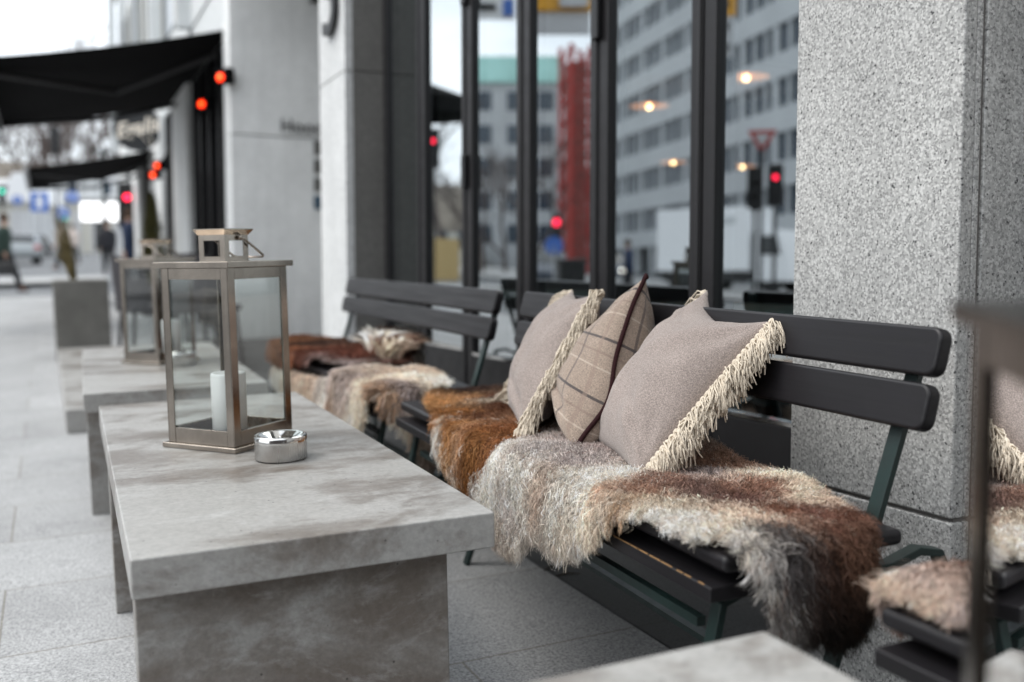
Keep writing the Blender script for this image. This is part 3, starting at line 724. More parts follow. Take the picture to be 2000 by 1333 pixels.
    VC = np.repeat((sc[:, None, :] * tipdark * root), 2, axis=1).reshape(-1, 3)
    nh = len(hv); allv = np.concatenate([hv, V]); allq = np.concatenate([q, Q + nh])
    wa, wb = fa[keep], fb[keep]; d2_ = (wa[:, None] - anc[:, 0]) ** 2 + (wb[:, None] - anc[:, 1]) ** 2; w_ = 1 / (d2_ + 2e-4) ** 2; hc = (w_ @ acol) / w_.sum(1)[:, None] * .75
    allc = np.concatenate([hc, VC]); allc = np.concatenate([np.clip(allc, .004, .95), np.ones((len(allc), 1))], 1)
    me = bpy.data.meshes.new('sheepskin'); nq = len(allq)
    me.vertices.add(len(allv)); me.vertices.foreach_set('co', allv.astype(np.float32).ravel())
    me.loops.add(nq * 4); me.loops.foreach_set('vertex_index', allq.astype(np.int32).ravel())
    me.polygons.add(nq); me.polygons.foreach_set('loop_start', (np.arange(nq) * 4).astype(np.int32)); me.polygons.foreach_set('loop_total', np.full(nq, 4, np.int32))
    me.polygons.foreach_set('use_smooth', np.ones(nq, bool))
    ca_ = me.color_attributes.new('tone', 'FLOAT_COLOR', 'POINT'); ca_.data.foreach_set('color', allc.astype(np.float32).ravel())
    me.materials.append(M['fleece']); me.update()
    o = bpy.data.objects.new('sheepskin', me); C.objects.link(o); o.matrix_world = mw
    return tag(o, label, 'sheepskin', 'sheepskins on the benches')
WH = (.92, .85, .75); CR = (.82, .70, .56); GY = (.49, .465, .44); DG = (.10, .09, .085); RB = (.15, .065, .040); DB = (.045, .024, .018); TN = (.42, .22, .09); OR_ = (.34, .15, .05); MV = (.42, .35, .33); BE = (.70, .55, .44)
# gray white skin under the right pillows
sheepskin('pale curly sheepskin marbled white, rust and charcoal, under the two right pillows', B2,
    [(1000, 868), (1040, 852), (.20, 2.02, 0), (.36, 1.9, 0), (.36, 1.5, 0), (1405, 872), (1470, 905), (1535, 925), (1590, 955), (1640, 975), (1700, 1010), (1728, 1050), (1722, 1110), (1700, 1170), (1645, 1215), (1590, 1195), (1545, 1170), (1515, 1150), (1500, 1110), (1480, 1074), (1400, 1040), (1330, 1028), (1280, 1018), (1240, 1002), (1205, 1000), (1170, 1022), (1140, 1042), (1100, 1060), (1075, 1035), (1045, 1020), (1030, 1060), (1000, 1062), (980, 1040), (966, 1005), (945, 960), (925, 925), (925, 895), (955, 875)],
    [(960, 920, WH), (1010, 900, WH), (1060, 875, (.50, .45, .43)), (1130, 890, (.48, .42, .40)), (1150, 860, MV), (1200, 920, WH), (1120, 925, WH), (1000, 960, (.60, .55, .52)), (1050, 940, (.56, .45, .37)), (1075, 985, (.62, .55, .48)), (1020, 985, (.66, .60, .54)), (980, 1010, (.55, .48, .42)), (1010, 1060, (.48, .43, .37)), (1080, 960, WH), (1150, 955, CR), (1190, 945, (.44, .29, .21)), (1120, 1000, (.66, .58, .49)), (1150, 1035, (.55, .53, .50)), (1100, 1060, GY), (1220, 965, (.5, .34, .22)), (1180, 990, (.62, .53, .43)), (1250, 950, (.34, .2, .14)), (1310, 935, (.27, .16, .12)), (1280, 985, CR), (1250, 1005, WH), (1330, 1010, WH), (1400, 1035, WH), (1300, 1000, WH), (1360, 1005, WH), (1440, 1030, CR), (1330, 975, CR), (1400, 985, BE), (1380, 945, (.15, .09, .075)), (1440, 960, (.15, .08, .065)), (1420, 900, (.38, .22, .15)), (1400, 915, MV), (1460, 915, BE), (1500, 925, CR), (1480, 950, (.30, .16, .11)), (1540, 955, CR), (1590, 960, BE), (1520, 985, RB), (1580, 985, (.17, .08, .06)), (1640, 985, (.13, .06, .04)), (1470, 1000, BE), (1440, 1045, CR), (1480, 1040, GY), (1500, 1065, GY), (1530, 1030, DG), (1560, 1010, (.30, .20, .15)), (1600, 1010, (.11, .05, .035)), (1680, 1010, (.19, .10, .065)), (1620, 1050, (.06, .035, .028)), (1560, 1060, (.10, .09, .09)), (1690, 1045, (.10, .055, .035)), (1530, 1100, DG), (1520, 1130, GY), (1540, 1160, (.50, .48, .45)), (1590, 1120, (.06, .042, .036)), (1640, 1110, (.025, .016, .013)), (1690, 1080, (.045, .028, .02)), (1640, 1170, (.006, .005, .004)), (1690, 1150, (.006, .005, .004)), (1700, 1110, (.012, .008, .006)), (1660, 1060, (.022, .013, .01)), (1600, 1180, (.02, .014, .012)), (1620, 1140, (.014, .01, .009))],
    locks=36000, length=.024, per=9, curl=1.5, seed=3, spine=(.20, -.55, .1), ends=1.45, width=.00062)
# brown skin at the far end of bench 2
sheepskin('ginger to dark brown sheepskin at the far end of the pillow bench', B2,
    [(832, 800), (838, 775), (865, 752), (905, 745), (950, 750), (.30, 2.36, 0), (.34, 2.2, 0), (.30, 1.95, 0), (1060, 850), (1000, 868), (960, 900), (940, 955), (918, 935), (895, 915), (872, 880), (855, 850), (845, 825)],
    [(835, 790, TN), (870, 775, (.48, .26, .11)), (900, 770, (.45, .25, .12)), (930, 755, DB), (960, 770, (.09, .035, .02)), (1000, 790, (.10, .04, .02)), (900, 800, OR_), (940, 805, (.13, .055, .028)), (980, 830, (.25, .10, .04)), (1010, 850, (.28, .12, .05)), (870, 820, (.36, .17, .06)), (920, 850, OR_), (880, 860, (.42, .22, .09)), (910, 900, (.28, .12, .04)), (930, 940, (.14, .06, .03)), (855, 845, WH), (870, 885, WH), (885, 905, WH), (990, 775, (.6, .55, .45))],
    locks=12000, length=.028, per=9, curl=1.1, seed=5, width=.0008)
# bench 1 : red brown at the back, beige at the front
sheepskin('dark red brown sheepskin tufted against the far bench backrest', B1,
    [(520, 690), (545, 672), (600, 664), (650, 668), (700, 685), (760, 690), (800, 695), (800, 715), (740, 720), (690, 722), (640, 712), (600, 715), (560, 705), (530, 700)],
    [(540, 690, (.26, .12, .06)), (600, 680, DB), (640, 690, (.12, .04, .025)), (700, 700, (.16, .055, .035)), (560, 680, (.3, .13, .07)), (620, 705, MV), (760, 700, DB), (790, 700, RB)],
    locks=6500, length=.038, per=8, curl=1., seed=8, width=.001, lift=.02)
sheepskin('beige and grey shaggy sheepskin hanging over the far bench front edge', B1,
    [(530, 705), (570, 715), (640, 720), (700, 722), (760, 718), (800, 722), (850, 730), (885, 745), (870, 762), (830, 775), (815, 800), (845, 840), (850, 880), (830, 890), (805, 860), (785, 815), (765, 790), (735, 765), (715, 765), (712, 800), (705, 840), (690, 850), (660, 825), (610, 790), (575, 770), (550, 745), (535, 725)],
    [(540, 712, WH), (580, 725, BE), (640, 730, MV), (700, 735, (.5, .42, .38)), (760, 730, BE), (800, 735, CR), (860, 745, CR), (880, 740, WH), (600, 760, BE), (650, 770, (.34, .23, .17)), (640, 745, WH), (700, 770, CR), (690, 820, WH), (660, 800, (.45, .36, .28)), (760, 760, (.5, .33, .22)), (800, 760, MV), (830, 760, (.22, .17, .15)), (790, 790, CR), (820, 830, (.35, .28, .22)), (835, 870, (.2, .15, .12)), (580, 750, CR)],
    locks=13000, length=.040, per=8, curl=1.1, seed=9, width=.001, lift=.005)
sheepskin('crumpled sheepskin edge standing up in a white and brown tuft against the far backrest', B1,
    [(712, 700), (722, 672), (760, 660), (800, 668), (815, 700), (790, 716), (745, 716)],
    [(760, 690, WH), (765, 675, (.7, .66, .6)), (725, 680, DB), (740, 700, RB), (795, 690, DB), (800, 705, RB), (770, 705, CR)],
    locks=1100, length=.075, per=9, curl=.6, seed=21, width=.0016, lift=.035, thick=.075)
# and the nearest bench
sheepskin('small sheepskin edge on the nearest bench at the lower right', B3,
    [(1730, 1148), (1742, 1118), (1775, 1098), (1830, 1090), (1900, 1090), (1980, 1110), (1990, 1200), (1920, 1215), (1860, 1195), (1790, 1165)],
    [(1740, 1140, BE), (1770, 1110, MV), (1800, 1095, (.22, .12, .09)), (1860, 1095, (.2, .11, .08)), (1800, 1140, (.6, .48, .42)), (1850, 1170, BE), (1900, 1180, MV), (1880, 1130, (.5, .38, .32))],
    locks=7000, length=.028, per=9, curl=1., seed=12, width=.0008)

# ------------------------------------------------------------------ pillows
def pillow(corners, label, mat, T=.075, edge='fringe', seed=1, cat='pillow', both=True, sag=.0, pinch=.05, fold=None, ptop=.16, full=False, px_=2.3, pw_=.60, bow=0., taper=0.):
    A_, B_, C_, D_ = [Vector(c) for c in corners]   # near bottom, near top, far top, far bottom
    cen = (A_ + B_ + C_ + D_) / 4
    nrm = (B_ - A_).cross(D_ - A_).normalized()
    if nrm.x > 0: nrm = -nrm
    t = empty('pillow', Matrix.Translation(cen), label, cat)
    n = 56; rgp = random.Random(seed)
    def P(u, v):                       # u: near 0 -> far 1, v: bottom 0 -> top 1
        x, y = u * 2 - 1, v * 2 - 1
        cu = pinch * (1 - y * y) * x; cv = (ptop if y > 0 else pinch) * 1.1 * (1 - x * x) * y
        uu = u - cu / 2 - 0; vv = v - cv / 2
        p = A_ * (1 - uu) * (1 - vv) + D_ * uu * (1 - vv) + C_ * uu * vv + B_ * (1 - uu) * vv
        p = p - nrm * (bow * (1 - u) ** 2 * math.exp(-((v - .30) / .22) ** 2))
        return p
    def th(u, v):
        x, y = abs(u * 2 - 1), abs(v * 2 - 1)
        k = max(0., 1 - x ** px_) * max(0., 1 - y ** px_)
        return k ** pw_ * (1 + taper * (.5 - v))
    vs, fs, uvs = [], [], []
    for side in (1, -1):
        for i in range(n + 1):
            for j in range(n + 1):
                u, v = i / n, j / n
                # finer steps near the edges
                u = .5 - .5 * cos(pi * u) * .5 + (u - .5) * .5 if False else u
                p = P(u, v); d = th(u, v)
                q = Vector((u * 5.3 + seed, v * 5.1, side * 2.0))
                w = noise.noise(q) * .010 * d
                x, y = u * 2 - 1, v * 2 - 1
                r_c = max(abs(x), abs(y))
                # creases running out of the corners
                cr = 0
                for (cx_, cy_) in ((-1, -1), (1, -1), (-1, 1), (1, 1)):
                    dx, dy = x - cx_, y - cy_; rr = sqrt(dx * dx + dy * dy); an = atan2(dy, dx)
                    cr += sin(an * 9 + seed + cx_ * 2 + cy_) * math.exp(-((rr - .38) / .22) ** 2) * .0042
                if side == 1 and fold:
                    for fu, fv, fl, fd in fold:
                        du, dv = (u - fu) / fl, (v - fv - .25 * (u - fu)) / .035
                        cr -= math.exp(-du * du) * dv * math.exp(-dv * dv) * fd
                p = p + nrm * side * (T * d) + nrm * (w + cr * min(1, d * 2) * side)
                p = p - Vector((0, 0, sag * (1 - v) * d))
                vs.append(tuple(p - cen)); uvs.append((u, v) if side == 1 else (1.07 - u, v))
        o_ = 0 if side == 1 else (n + 1) ** 2
        for i in range(n):
            for j in range(n):
                a = o_ + i * (n + 1) + j; f = (a, a + 1, a + n + 2, a + n + 1); fs.append(f if side == 1 else f[::-1])
    me = bpy.data.meshes.new('cover'); me.from_pydata(vs, [], fs); me.materials.append(M[mat])
    ul = me.uv_layers.new(name='UVMap'); li = np.empty(len(me.loops), np.int32); me.loops.foreach_get('vertex_index', li)
    ul.data.foreach_set('uv', np.array(uvs)[li].astype(np.float32).ravel())
    bm = bmesh.new(); bm.from_mesh(me); bmesh.ops.remove_doubles(bm, verts=bm.verts, dist=1e-5); bmesh.ops.recalc_face_normals(bm, faces=bm.faces); bm.to_mesh(me); bm.free()
    me.polygons.foreach_set('use_smooth', [True] * len(me.polygons))
    o = bpy.data.objects.new('cover', me); C.objects.link(o); o.parent = t
    def rim(u0):
        return [P(u0, v) - cen for v in np.linspace(0, 1, 60)]
    if edge == 'fringe':
        for u0, sgn in ((0., -1), (1., 1)) if both else ((0., -1),):
            pts = rim(u0); q = MB(); kq = MB()
            eu = (A_ - D_).normalized() * (1 if sgn < 0 else -1)
            nt = 30 if sgn < 0 else 18; ys = 38 if full else 27
            for k in range(nt):
                f = (k + .5) / nt; i0 = f * 59; p = pts[int(i0)].lerp(pts[min(59, int(i0) + 1)], i0 % 1)
                tg = (pts[min(59, int(i0) + 1)] - pts[max(0, int(i0) - 1)]).normalized()
                kq.ball(p + eu * .004, (.0085, .0085, .0085), 10)
                # twisted loop round the seam
                kq.tube([p + eu * .001 + tg * -.008, p + eu * .007 + nrm * .005, p + eu * .008 + tg * .008], .0034, 6)
                for y_ in range(ys if sgn < 0 else 8):
                    if y_ == 0: t1, t2 = rgp.gauss(0, .16), rgp.gauss(0, .14)
                    s1, s2 = t1 + rgp.gauss(0, .16), t2 + rgp.gauss(0, .16)
                    ln = rgp.uniform(.050, .074) * (1.3 if full else 1.)
                    d0 = (eu * 1.0 + tg * (s1 - .15) + nrm * (s2 + (.75 if full else .22))).normalized()
                    a = p + eu * .006 + tg * rgp.gauss(0, .004) + nrm * rgp.gauss(0, .003)
                    dn = Vector((0, 0, -1)); wv = Vector((rgp.gauss(0, 1), rgp.gauss(0, 1), rgp.gauss(0, 1))) * .0036
                    b1 = a + d0 * ln * .34 + dn * ln * .06 + wv; b2 = a + d0 * ln * .60 + dn * ln * .28 - wv * .6; b3 = a + d0 * ln * .76 + dn * ln * .58 + wv * .7
                    q.tube([a, b1, b2, b3], [.0015, .0016, .0016, .0011], 5)
            q.build('fringe', 'yarn', t, smooth=True); kq.build('braid', 'yarn', t, smooth=True)
    elif edge == 'piping':
        q = MB(); pts = [P(0, v) - cen + (A_ - D_).normalized() * .002 + nrm * (.0012 * sin(v * 17)) for v in np.linspace(0.0, 1, 60)]
        pts = [pts[0] + Vector((0, 0, .004)) + (D_ - A_) * .04] + pts + [pts[-1] + (C_ - B_) * .06]
        q.tube(pts, .0050, 8)
        q.build('piping', 'piping', t, smooth=True)
        q = MB(); q.tube([P(u, 1) - cen for u in np.linspace(0, 1, 40)], .0038, 6); q.build('piping', 'piping', t, smooth=True)
        q = MB(); q.tube([P(u, 0) - cen for u in np.linspace(0, 1, 40)], .0038, 6); q.build('piping', 'piping', t, smooth=True)
    return t
pillow([(.912, 1.442, .520), (1.185, 1.424, .792), (1.24, 1.70, .842), (.995, 1.745, .535)], 'large greige wool pillow nearest the camera with a long cream fringe edge', 'linen', T=.084, seed=3, ptop=.26, fold=[(.16, .13, .16, .022), (.3, .21, .10, .012), (.8, .86, .15, .012)])
pillow([(.918, 1.692, .530), (1.138, 1.778, .872), (1.33, 2.04, .80), (1.085, 1.985, .545)], 'checked beige pillow with dark brown piping, between the two fringed pillows', 'tartan', T=.092, px_=2.5, pw_=.55, bow=.026, taper=.7, edge='piping', seed=8, fold=[(.3, .16, .2, .014), (.55, .80, .14, .008)])
pillow([(.905, 1.878, .530), (1.125, 1.935, .838), (1.215, 2.24, .835), (1.03, 2.23, .545)], 'greige wool pillow farthest left with a shaggy cream fringe', 'linen', T=.072, seed=15, full=True, fold=[(.35, .15, .18, .018), (.5, .83, .14, .010)])

# ------------------------------------------------------------------ the next building up the street
YW, XF = 10.05, 1.66
b = MB(); b.box(XF, 3.34, YW, YW + .25, -.3, 2.25); b.box(XF, 3.34, YW, YW + .25, 2.262, 16)
b.box(XF - .001, XF + .3, YW + .252, YW + .36, -.3, 3.4)
nb = empty('corner_building', Matrix.Identity(4), 'pale stone building whose end wall carries small dark lettering', 'building')
b.build('end_wall', 'granite_far', nb, bevel=.01)
b = MB(); b.box(XF + .06, 3.3, YW + .26, 25.4, -.3, 3.3); b.build('shopfront', 'shop', nb)
for y in (10.9, 11.6, 12.3, 14.9, 15.8, 18.6, 19.4):
    q = MB(); q.box(XF + .02, XF + .058, y, y + .06, .3, 3.2); q.build('window_frame', 'frame', nb)
q = MB(); q.box(XF + .04, 9, YW + .4, 25.6, 3.31, 3.9); q.box(XF + .02, 9, YW + .4, 25.6, 3.9, 16); q.build('upper_wall', 'white_panel', nb, bevel=.01)
for y0, y1 in ((13.25, 14.8), (16.4, 18.3), (20.3, 22.4), (24.2, 25.6)):
    q = MB(); q.box(XF - .02, XF + .30, y0, y1, -.3, 3.9); q.build('pillar', 'granite_far', nb, bevel=.015)
for k in range(6):
    for z in (4.3, 7.4, 10.5):
        y0 = 11.6 + k * 2.6; q = MB(); q.box(XF - .005, XF + .015, y0, y0 + 1.5, z, z + 2.0); w = q.build('window', 'office_glass' if k % 2 else 'dark_glass', nb)
        q = MB(); q.box(XF - .03, XF - .006, y0 - .09, y0, z - .06, z + 2.06); q.box(XF - .03, XF - .006, y0 + 1.5, y0 + 1.59, z - .06, z + 2.06); q.build('frame', 'cream_panel', w)
for k in range(5):
    q = MB(); q.box(XF - .14, XF + .02, 12.9 + k * 3.4, 13.06 + k * 3.4, 3.9, 15.5); q.build('fin', 'white_panel', nb)
mw = Matrix(((1, 0, 0, 0), (0, 0, -1, 0), (0, 1, 0, 0), (0, 0, 0, 1)))
pt = onY(547, 257, YW - .03)
tag(text('wall_lettering', 'Hoodken', .185, Matrix.Translation(tuple(pt)) @ mw, 'letter', .006), 'small dark lettering on the pale end wall', 'lettering')
for i, (ya, yb, mt, lb) in enumerate(((275, 303, 'plaque', 'topmost dark square plaque on the pale end wall'), (312, 339, 'plaque', 'second dark square plaque from the top, on the end wall'), (348, 374, 'plaque', 'third square plaque from the top, patterned grey'), (383, 409, 'plaque_blue', 'lowest square plaque, bluish, beside the pale column'))):
    a = onY(613, ya, YW); c = onY(613, yb, YW); s = a[2] - c[2]
    q = MB(); q.box(0, s * 1.02, -.02, 0, -s, 0); tag(q.build('plaque', mt, world=Matrix.Translation((a[0], YW - .001, a[2])), bevel=.003), lb, 'plaque', 'square plaques on the end wall')
q = MB(); q.box(XF, XF + 2.2, YW - .01, YW + .0, 2.25, 2.262)
# awnings
def awning(y0, y1, zw, out, zf, label, hlabels):
    t = empty('awning', Matrix.Translation((XF + .3, (y0 + y1) / 2, zw)), label, 'awning', 'black shop awnings')
    hy = (y1 - y0) / 2; q = MB(); dz = zf - zw; xo = -out - .3
    k = 10
    for i in range(k):
        a, b_ = i / k, (i + 1) / k; sa, sb = -.04 * sin(pi * a), -.04 * sin(pi * b_)
        q.quad((xo * a, -hy, dz * a + sa), (xo * b_, -hy, dz * b_ + sb), (xo * b_, hy, dz * b_ + sb), (xo * a, hy, dz * a + sa))
        q.quad((xo * a, -hy, dz * a + sa - .025), (xo * b_, -hy, dz * b_ + sb - .025), (xo * b_, hy, dz * b_ + sb - .025), (xo * a, hy, dz * a + sa - .025))
    q.build('canopy', 'awning', t)
    q = MB(); q.box(xo - .05, xo + .02, -hy, hy, dz - .07, dz + .03); q.build('front_bar', 'silver', t, bevel=.01)
    q = MB(); q.quad((xo, -hy, dz - .04), (xo, hy, dz - .04), (xo + .03, hy, dz - .30), (xo + .03, -hy, dz - .30)); q.build('valance', 'awning', t)
    q = MB(); q.box(-.12, .14, -hy, hy, -.10, .16); q.build('cassette', 'black', t, bevel=.02)
    for s in (-.8, .8):
        q = MB(); q.tube([(-.05, s * hy, -.12), (xo * .5, s * hy * .55, dz * .5 - .28), (xo + .02, s * hy, dz - .05)], .03, 6); q.build('arm', 'black', t)
    q = MB(); q.box(-.05, .03, -hy, hy, -.42, -.12); q.build('wall_valance', 'awning', t)
    return t
awning(10.35, 14.9, 3.40, 2.15, 2.85, 'large black awning reaching over the pavement at the upper left', None)
awning(17.3, 21.0, 3.02, 1.9, 2.55, 'smaller black awning farther down the street', None)
proto = None
for px, py, d, lb in ((437, 153, 1.60, 'upper red glowing heater under the large awning'), (400, 205, 1.56, 'lower red glowing heater under the large awning'), (311, 325, 1.55, 'upper heater under the farther awning'), (303, 343, 1.52, 'lower heater under the farther awning')):
    p = onX(px, py, d)
    if proto is None:
        t = empty('patio_heater', Matrix.Translation(Vector(p)), lb, 'heater', 'red glowing patio heaters')
        q = MB(); q.box(-.03, .05, -.10, .10, -.06, .09); q.build('housing', 'shop', t, bevel=.015)
        q = MB(); q.ball((-.045, 0, .0), (.02, .046, .040), 14); g_ = q.build('glow', 'heater', t, smooth=True)
        q = MB(); q.ball((-.054, -.01, .0), (.016, .018, .014), 12); q.build('element', 'heater_core', g_, smooth=True)
        q = MB(); q.tube([(.05, 0, .05), (.22, .0, .32)], .02, 6); q.build('bracket', 'black', t)
        proto = t; t.rotation_euler = (0, 0, radians(35))
    else:
        c = copy_tree(proto, Matrix.Translation(Vector(p)) @ Matrix.Rotation(radians(35), 4, 'Z'), lb)
# round hanging sign
p = at(268, 250, 15.6); t = empty('hanging_sign', Matrix.Translation(Vector(p)) @ Matrix.Rotation(radians(-20), 4, 'Z'), 'round grey hanging sign with cream script between the two awnings', 'sign')
q = MB(); R_ = .36
q.tube([(0, -.03, 0), (0, .03, 0)], R_, 48); q.build('disc', 'disc', t, bevel=.004)
tx = text('lettering', 'Egalis', .31, ID, 'cream', .004, t, .35, 'CENTER', .02); tx.matrix_world = t.matrix_world @ Matrix.Translation((0, -.04, -.05)) @ Matrix.Rotation(radians(14), 4, 'Y') @ Matrix.Rotation(pi / 2, 4, 'X')
tx.matrix_parent_inverse = ID; tx.matrix_basis = Matrix.Translation((.02, -.04, -.10)) @ Matrix.Rotation(radians(-12), 4, 'Y') @ Matrix.Rotation(pi / 2, 4, 'X')
q = MB(); q.tube([(.05, 0, .30), (.05, 0, .45), (.75, 0, .45)], .015, 6); q.build('bracket', 'black', t)
q = MB(); q.tube([(.05, -.038, -.10), (.22, -.038, -.30), (.20, -.038, .0)], .008, 5); q.build('flourish', 'cream', t)
# conifer in a pot
p = onG(300, 560, 0); t = empty('potted_conifer', plumb_pose(p[0] * 0 + 1.25, 15.5), 'dark olive cone shaped conifer in a pot beside the shop pillar', 'plant')
def on_row(px, X=None, Y=None):
    a = YAW + math.atan((px - 1000) / FPX)
    return (X, X / tan(a)) if X is not None else (Y * tan(a), Y)
cx_, cy_2 = on_row(301, Y=14.6); t.matrix_world = plumb_pose(cx_, cy_2)
q = MB(); q.lathe([(.001, 0), (.16, 0), (.21, .42), (.17, .42), (.001, .38)], 20); q.build('pot', 'terracotta', t, smooth=True)
q = MB()
for i in range(2600):
    z = random.random() ** .8; r = .25 * (1 - z) ** .75 * sqrt(random.random()) + .01; a = random.random() * 2 * pi
    c = Vector((r * cos(a), r * sin(a), .40 + z * 1.25)); d = Vector((cos(a) * .5, sin(a) * .5, 1)).normalized(); w = Vector((-sin(a), cos(a), .1)) * .012
    q.v += [tuple(c - w), tuple(c + w), tuple(c + d * .07)]; k = len(q.v); q.f.append((k - 3, k - 2, k - 1)); q.m.append(0)
q.build('foliage', 'conifer', t)
q = MB(); q.tube([(0, 0, .38), (0, 0, 1.2)], .014, 6); q.build('stem', 'bark', t)
# outdoor chairs and table of the next cafe
def cafe_chair(mw, label):
    t = empty('cafe_chair', mw, label, 'chair', 'dark wicker chairs at the next cafe')
    q = MB(); q.box(-.23, .23, -.22, .22, .42, .47); q.build('seat', 'wicker', t, bevel=.015)
    q = MB(); n = 14; pr = []
    for i in range(n + 1):
        a = -1.25 + 2.5 * i / n; pr.append((sin(a) * .27, .02 + cos(a) * .24))
    for i in range(n):
        (x0, y0), (x1, y1) = pr[i], pr[i + 1]; h0 = .86 - .16 * abs(i / n * 2 - 1) ** 2; h1 = .86 - .16 * abs((i + 1) / n * 2 - 1) ** 2
        q.quad((x0, y0, .47), (x1, y1, .47), (x1 * 1.1, y1 * 1.12, h1), (x0 * 1.1, y0 * 1.12, h0)); q.quad((x0 * .93, y0 * .93, .47), (x1 * .93, y1 * .93, .47), (x1 * 1.04, y1 * 1.05, h1), (x0 * 1.04, y0 * 1.05, h0))
    q.build('backrest', 'wicker', t)
    for sx in (-1, 1):
        for sy in (-1, 1):
            q = MB(); q.tube([(sx * .19, sy * .18, .43), (sx * .22, sy * .22, 0)], .014, 6); q.build('leg', 'black', t)
    return t
ch = cafe_chair(street_pose(.74, 8.1, radians(100)), 'dark wicker chair with a curved back behind the stone planter')
copy_tree(ch, street_pose(1.05, 7.7, radians(150)), 'dark wicker chair seen through the pane of the sharp lantern')
copy_tree(ch, street_pose(1.1, 9.1, radians(-20)), 'dark wicker chair on the far side of the small round table')
t = empty('bistro_table', street_pose(.95, 8.45), 'small round dark table among the wicker chairs', 'table')
q = MB(); q.lathe([(.001, .72), (.33, .72), (.33, .745), (.001, .745)], 32); q.build('tabletop', 'black', t)
q = MB(); q.tube([(0, 0, .02), (0, 0, .72)], .03, 10); q.build('pedestal', 'black', t); q = MB(); q.lathe([(.001, 0), (.22, 0), (.2, .02), (.001, .03)], 24); q.build('foot', 'black', t)

# ------------------------------------------------------------------ people
def skinned(name, verts, edges, radii, mat, parent, sub=2):
    me = bpy.data.meshes.new(name); me.from_pydata([tuple(v) for v in verts], edges, []); me.materials.append(M[mat])
    o = bpy.data.objects.new(name, me); C.objects.link(o); o.parent = parent
    sk = o.modifiers.new('skin', 'SKIN'); sk.use_smooth_shade = True
    lay = me.skin_vertices[0].data if len(me.skin_vertices) else None
    if lay is None:
        bm = bmesh.new(); bm.from_mesh(me); bm.verts.layers.skin.verify(); bm.to_mesh(me); bm.free(); lay = me.skin_vertices[0].data
    for i, r_ in enumerate(radii):
        lay[i].radius = r_ if isinstance(r_, tuple) else (r_, r_); lay[i].use_root = (i == 0)
    ss = o.modifiers.new('subdivision', 'SUBSURF'); ss.levels = sub; ss.render_levels = sub
    return o
def person(x, y, yaw, label, coat, legs='trousers', stride=.25, bag=False, hairm='hair', sc=1.):
    t = empty('person', plumb_pose(x, y, yaw), label, 'person')
    s = stride
    V = [(0, 0, .96), (.01, 0, 1.15), (.02, 0, 1.36), (.03, 0, 1.48), (.045, 0, 1.56), (.055, 0, 1.66), (.05, 0, 1.72)]
    R = [.13, .125, .13, .055, .06, (.088, .085), .06]; E_ = [(i, i + 1) for i in range(6)]
    def chain(start, pts, rs):
        k = start
        for p, r_ in zip(pts, rs): V.append(p); R.append(r_); E_.append((k, len(V) - 1)); k = len(V) - 1
        return k
    chain(0, [(s * .10, .10, .86), (s * .55, .10, .50), (s * .90, .10, .10), (s * .95 + .13, .10, .04)], [.085, .058, .04, .032])
    chain(0, [(-s * .05, -.10, .86), (-s * .25, -.10, .50), (-s * 1.15, -.10, .16), (-s * 1.15 + .11, -.10, .06)], [.085, .058, .04, .032])
    for sy, hx in ((1, -.02), (-1, .12)):
        w_ = chain(2, [(.02, sy * .185, 1.40), (-.02 + hx * .3, sy * .225, 1.13), (.05 + hx, sy * .22, .90), (.06 + hx, sy * .22, .84)], [.055, .042, .028, .030])
        bx, by, bz = V[w_]
        for f, (fo, fl) in enumerate(((-.026, .07), (-.009, .08), (.009, .076), (.026, .06))): chain(w_, [(bx + fo, by, bz - .035), (bx + fo * 1.1 + .01, by - sy * .012, bz - .035 - fl * .8)], [.010, .007])
        chain(w_, [(bx + .035, by - sy * .012, bz + .0), (bx + .05, by - sy * .02, bz - .045)], [.011, .008])
    V.append((.145, 0, 1.64)); R.append(.014); E_.append((5, len(V) - 1))
    skinned('body', V, E_, R, 'skin', t)
    q = MB(); q.tube([(-.01, 0, .78), (0, 0, .98), (.01, 0, 1.2), (.02, 0, 1.40), (.03, 0, 1.49)], [.175, .165, .165, .175, .08], 18, flat=(.85, 1.28))
    for sy, hx in ((1, -.02), (-1, .12)): q.tube([(.02, sy * .17, 1.42), (.02, sy * .19, 1.38), (-.02 + hx * .3, sy * .228, 1.13), (.045 + hx, sy * .22, .91)], [.05, .07, .056, .044], 10)
    q.build('coat', coat, t, smooth=True)
    q = MB()
    q.tube([(0, .06, .95), (s * .10, .10, .86), (s * .55, .10, .50), (s * .88, .10, .12)], [.09, .105, .075, .062], 12); q.tube([(0, -.06, .95), (-s * .05, -.10, .86), (-s * .25, -.10, .50), (-s * 1.13, -.10, .18)], [.09, .105, .075, .062], 12)
    q.build('trousers', legs, t, smooth=True)
    q = MB(); q.ball((.035, 0, 1.685), (.108, .098, .112), 18); q.build('hair', hairm, t, smooth=True)
    for fx, fy, fz in ((s * .95, .10, .0), (-s * 1.16, -.10, .05)):
        q = MB(); q.tube([(fx - .08, fy, fz + .05), (fx + .03, fy, fz + .05), (fx + .17, fy, fz + .03)], [.045, .05, .03], 10, flat=(.8, 1)); q.build('shoe', 'trousers', t, smooth=True)
    if bag:
        q = MB(); q.box(-.05, .42, -.34, -.20, .38, .68); q.build('bag', 'black', t, bevel=.04); q = MB(); q.tube([(.02, -.27, .66), (.13, -.25, .84), (.28, -.27, .66)], .012, 6); q.build('bag_strap', 'black', t)
    return t
def ground_at(px, d):
    r = ray(px, 540); k = d / (r @ FWH); return r[0] * k, r[1] * k
x, y = ground_at(8, 22.6); person(x, y, radians(-30), 'person in a dark green coat walking out of frame with a black bag', 'coat_green', stride=.36, bag=True)
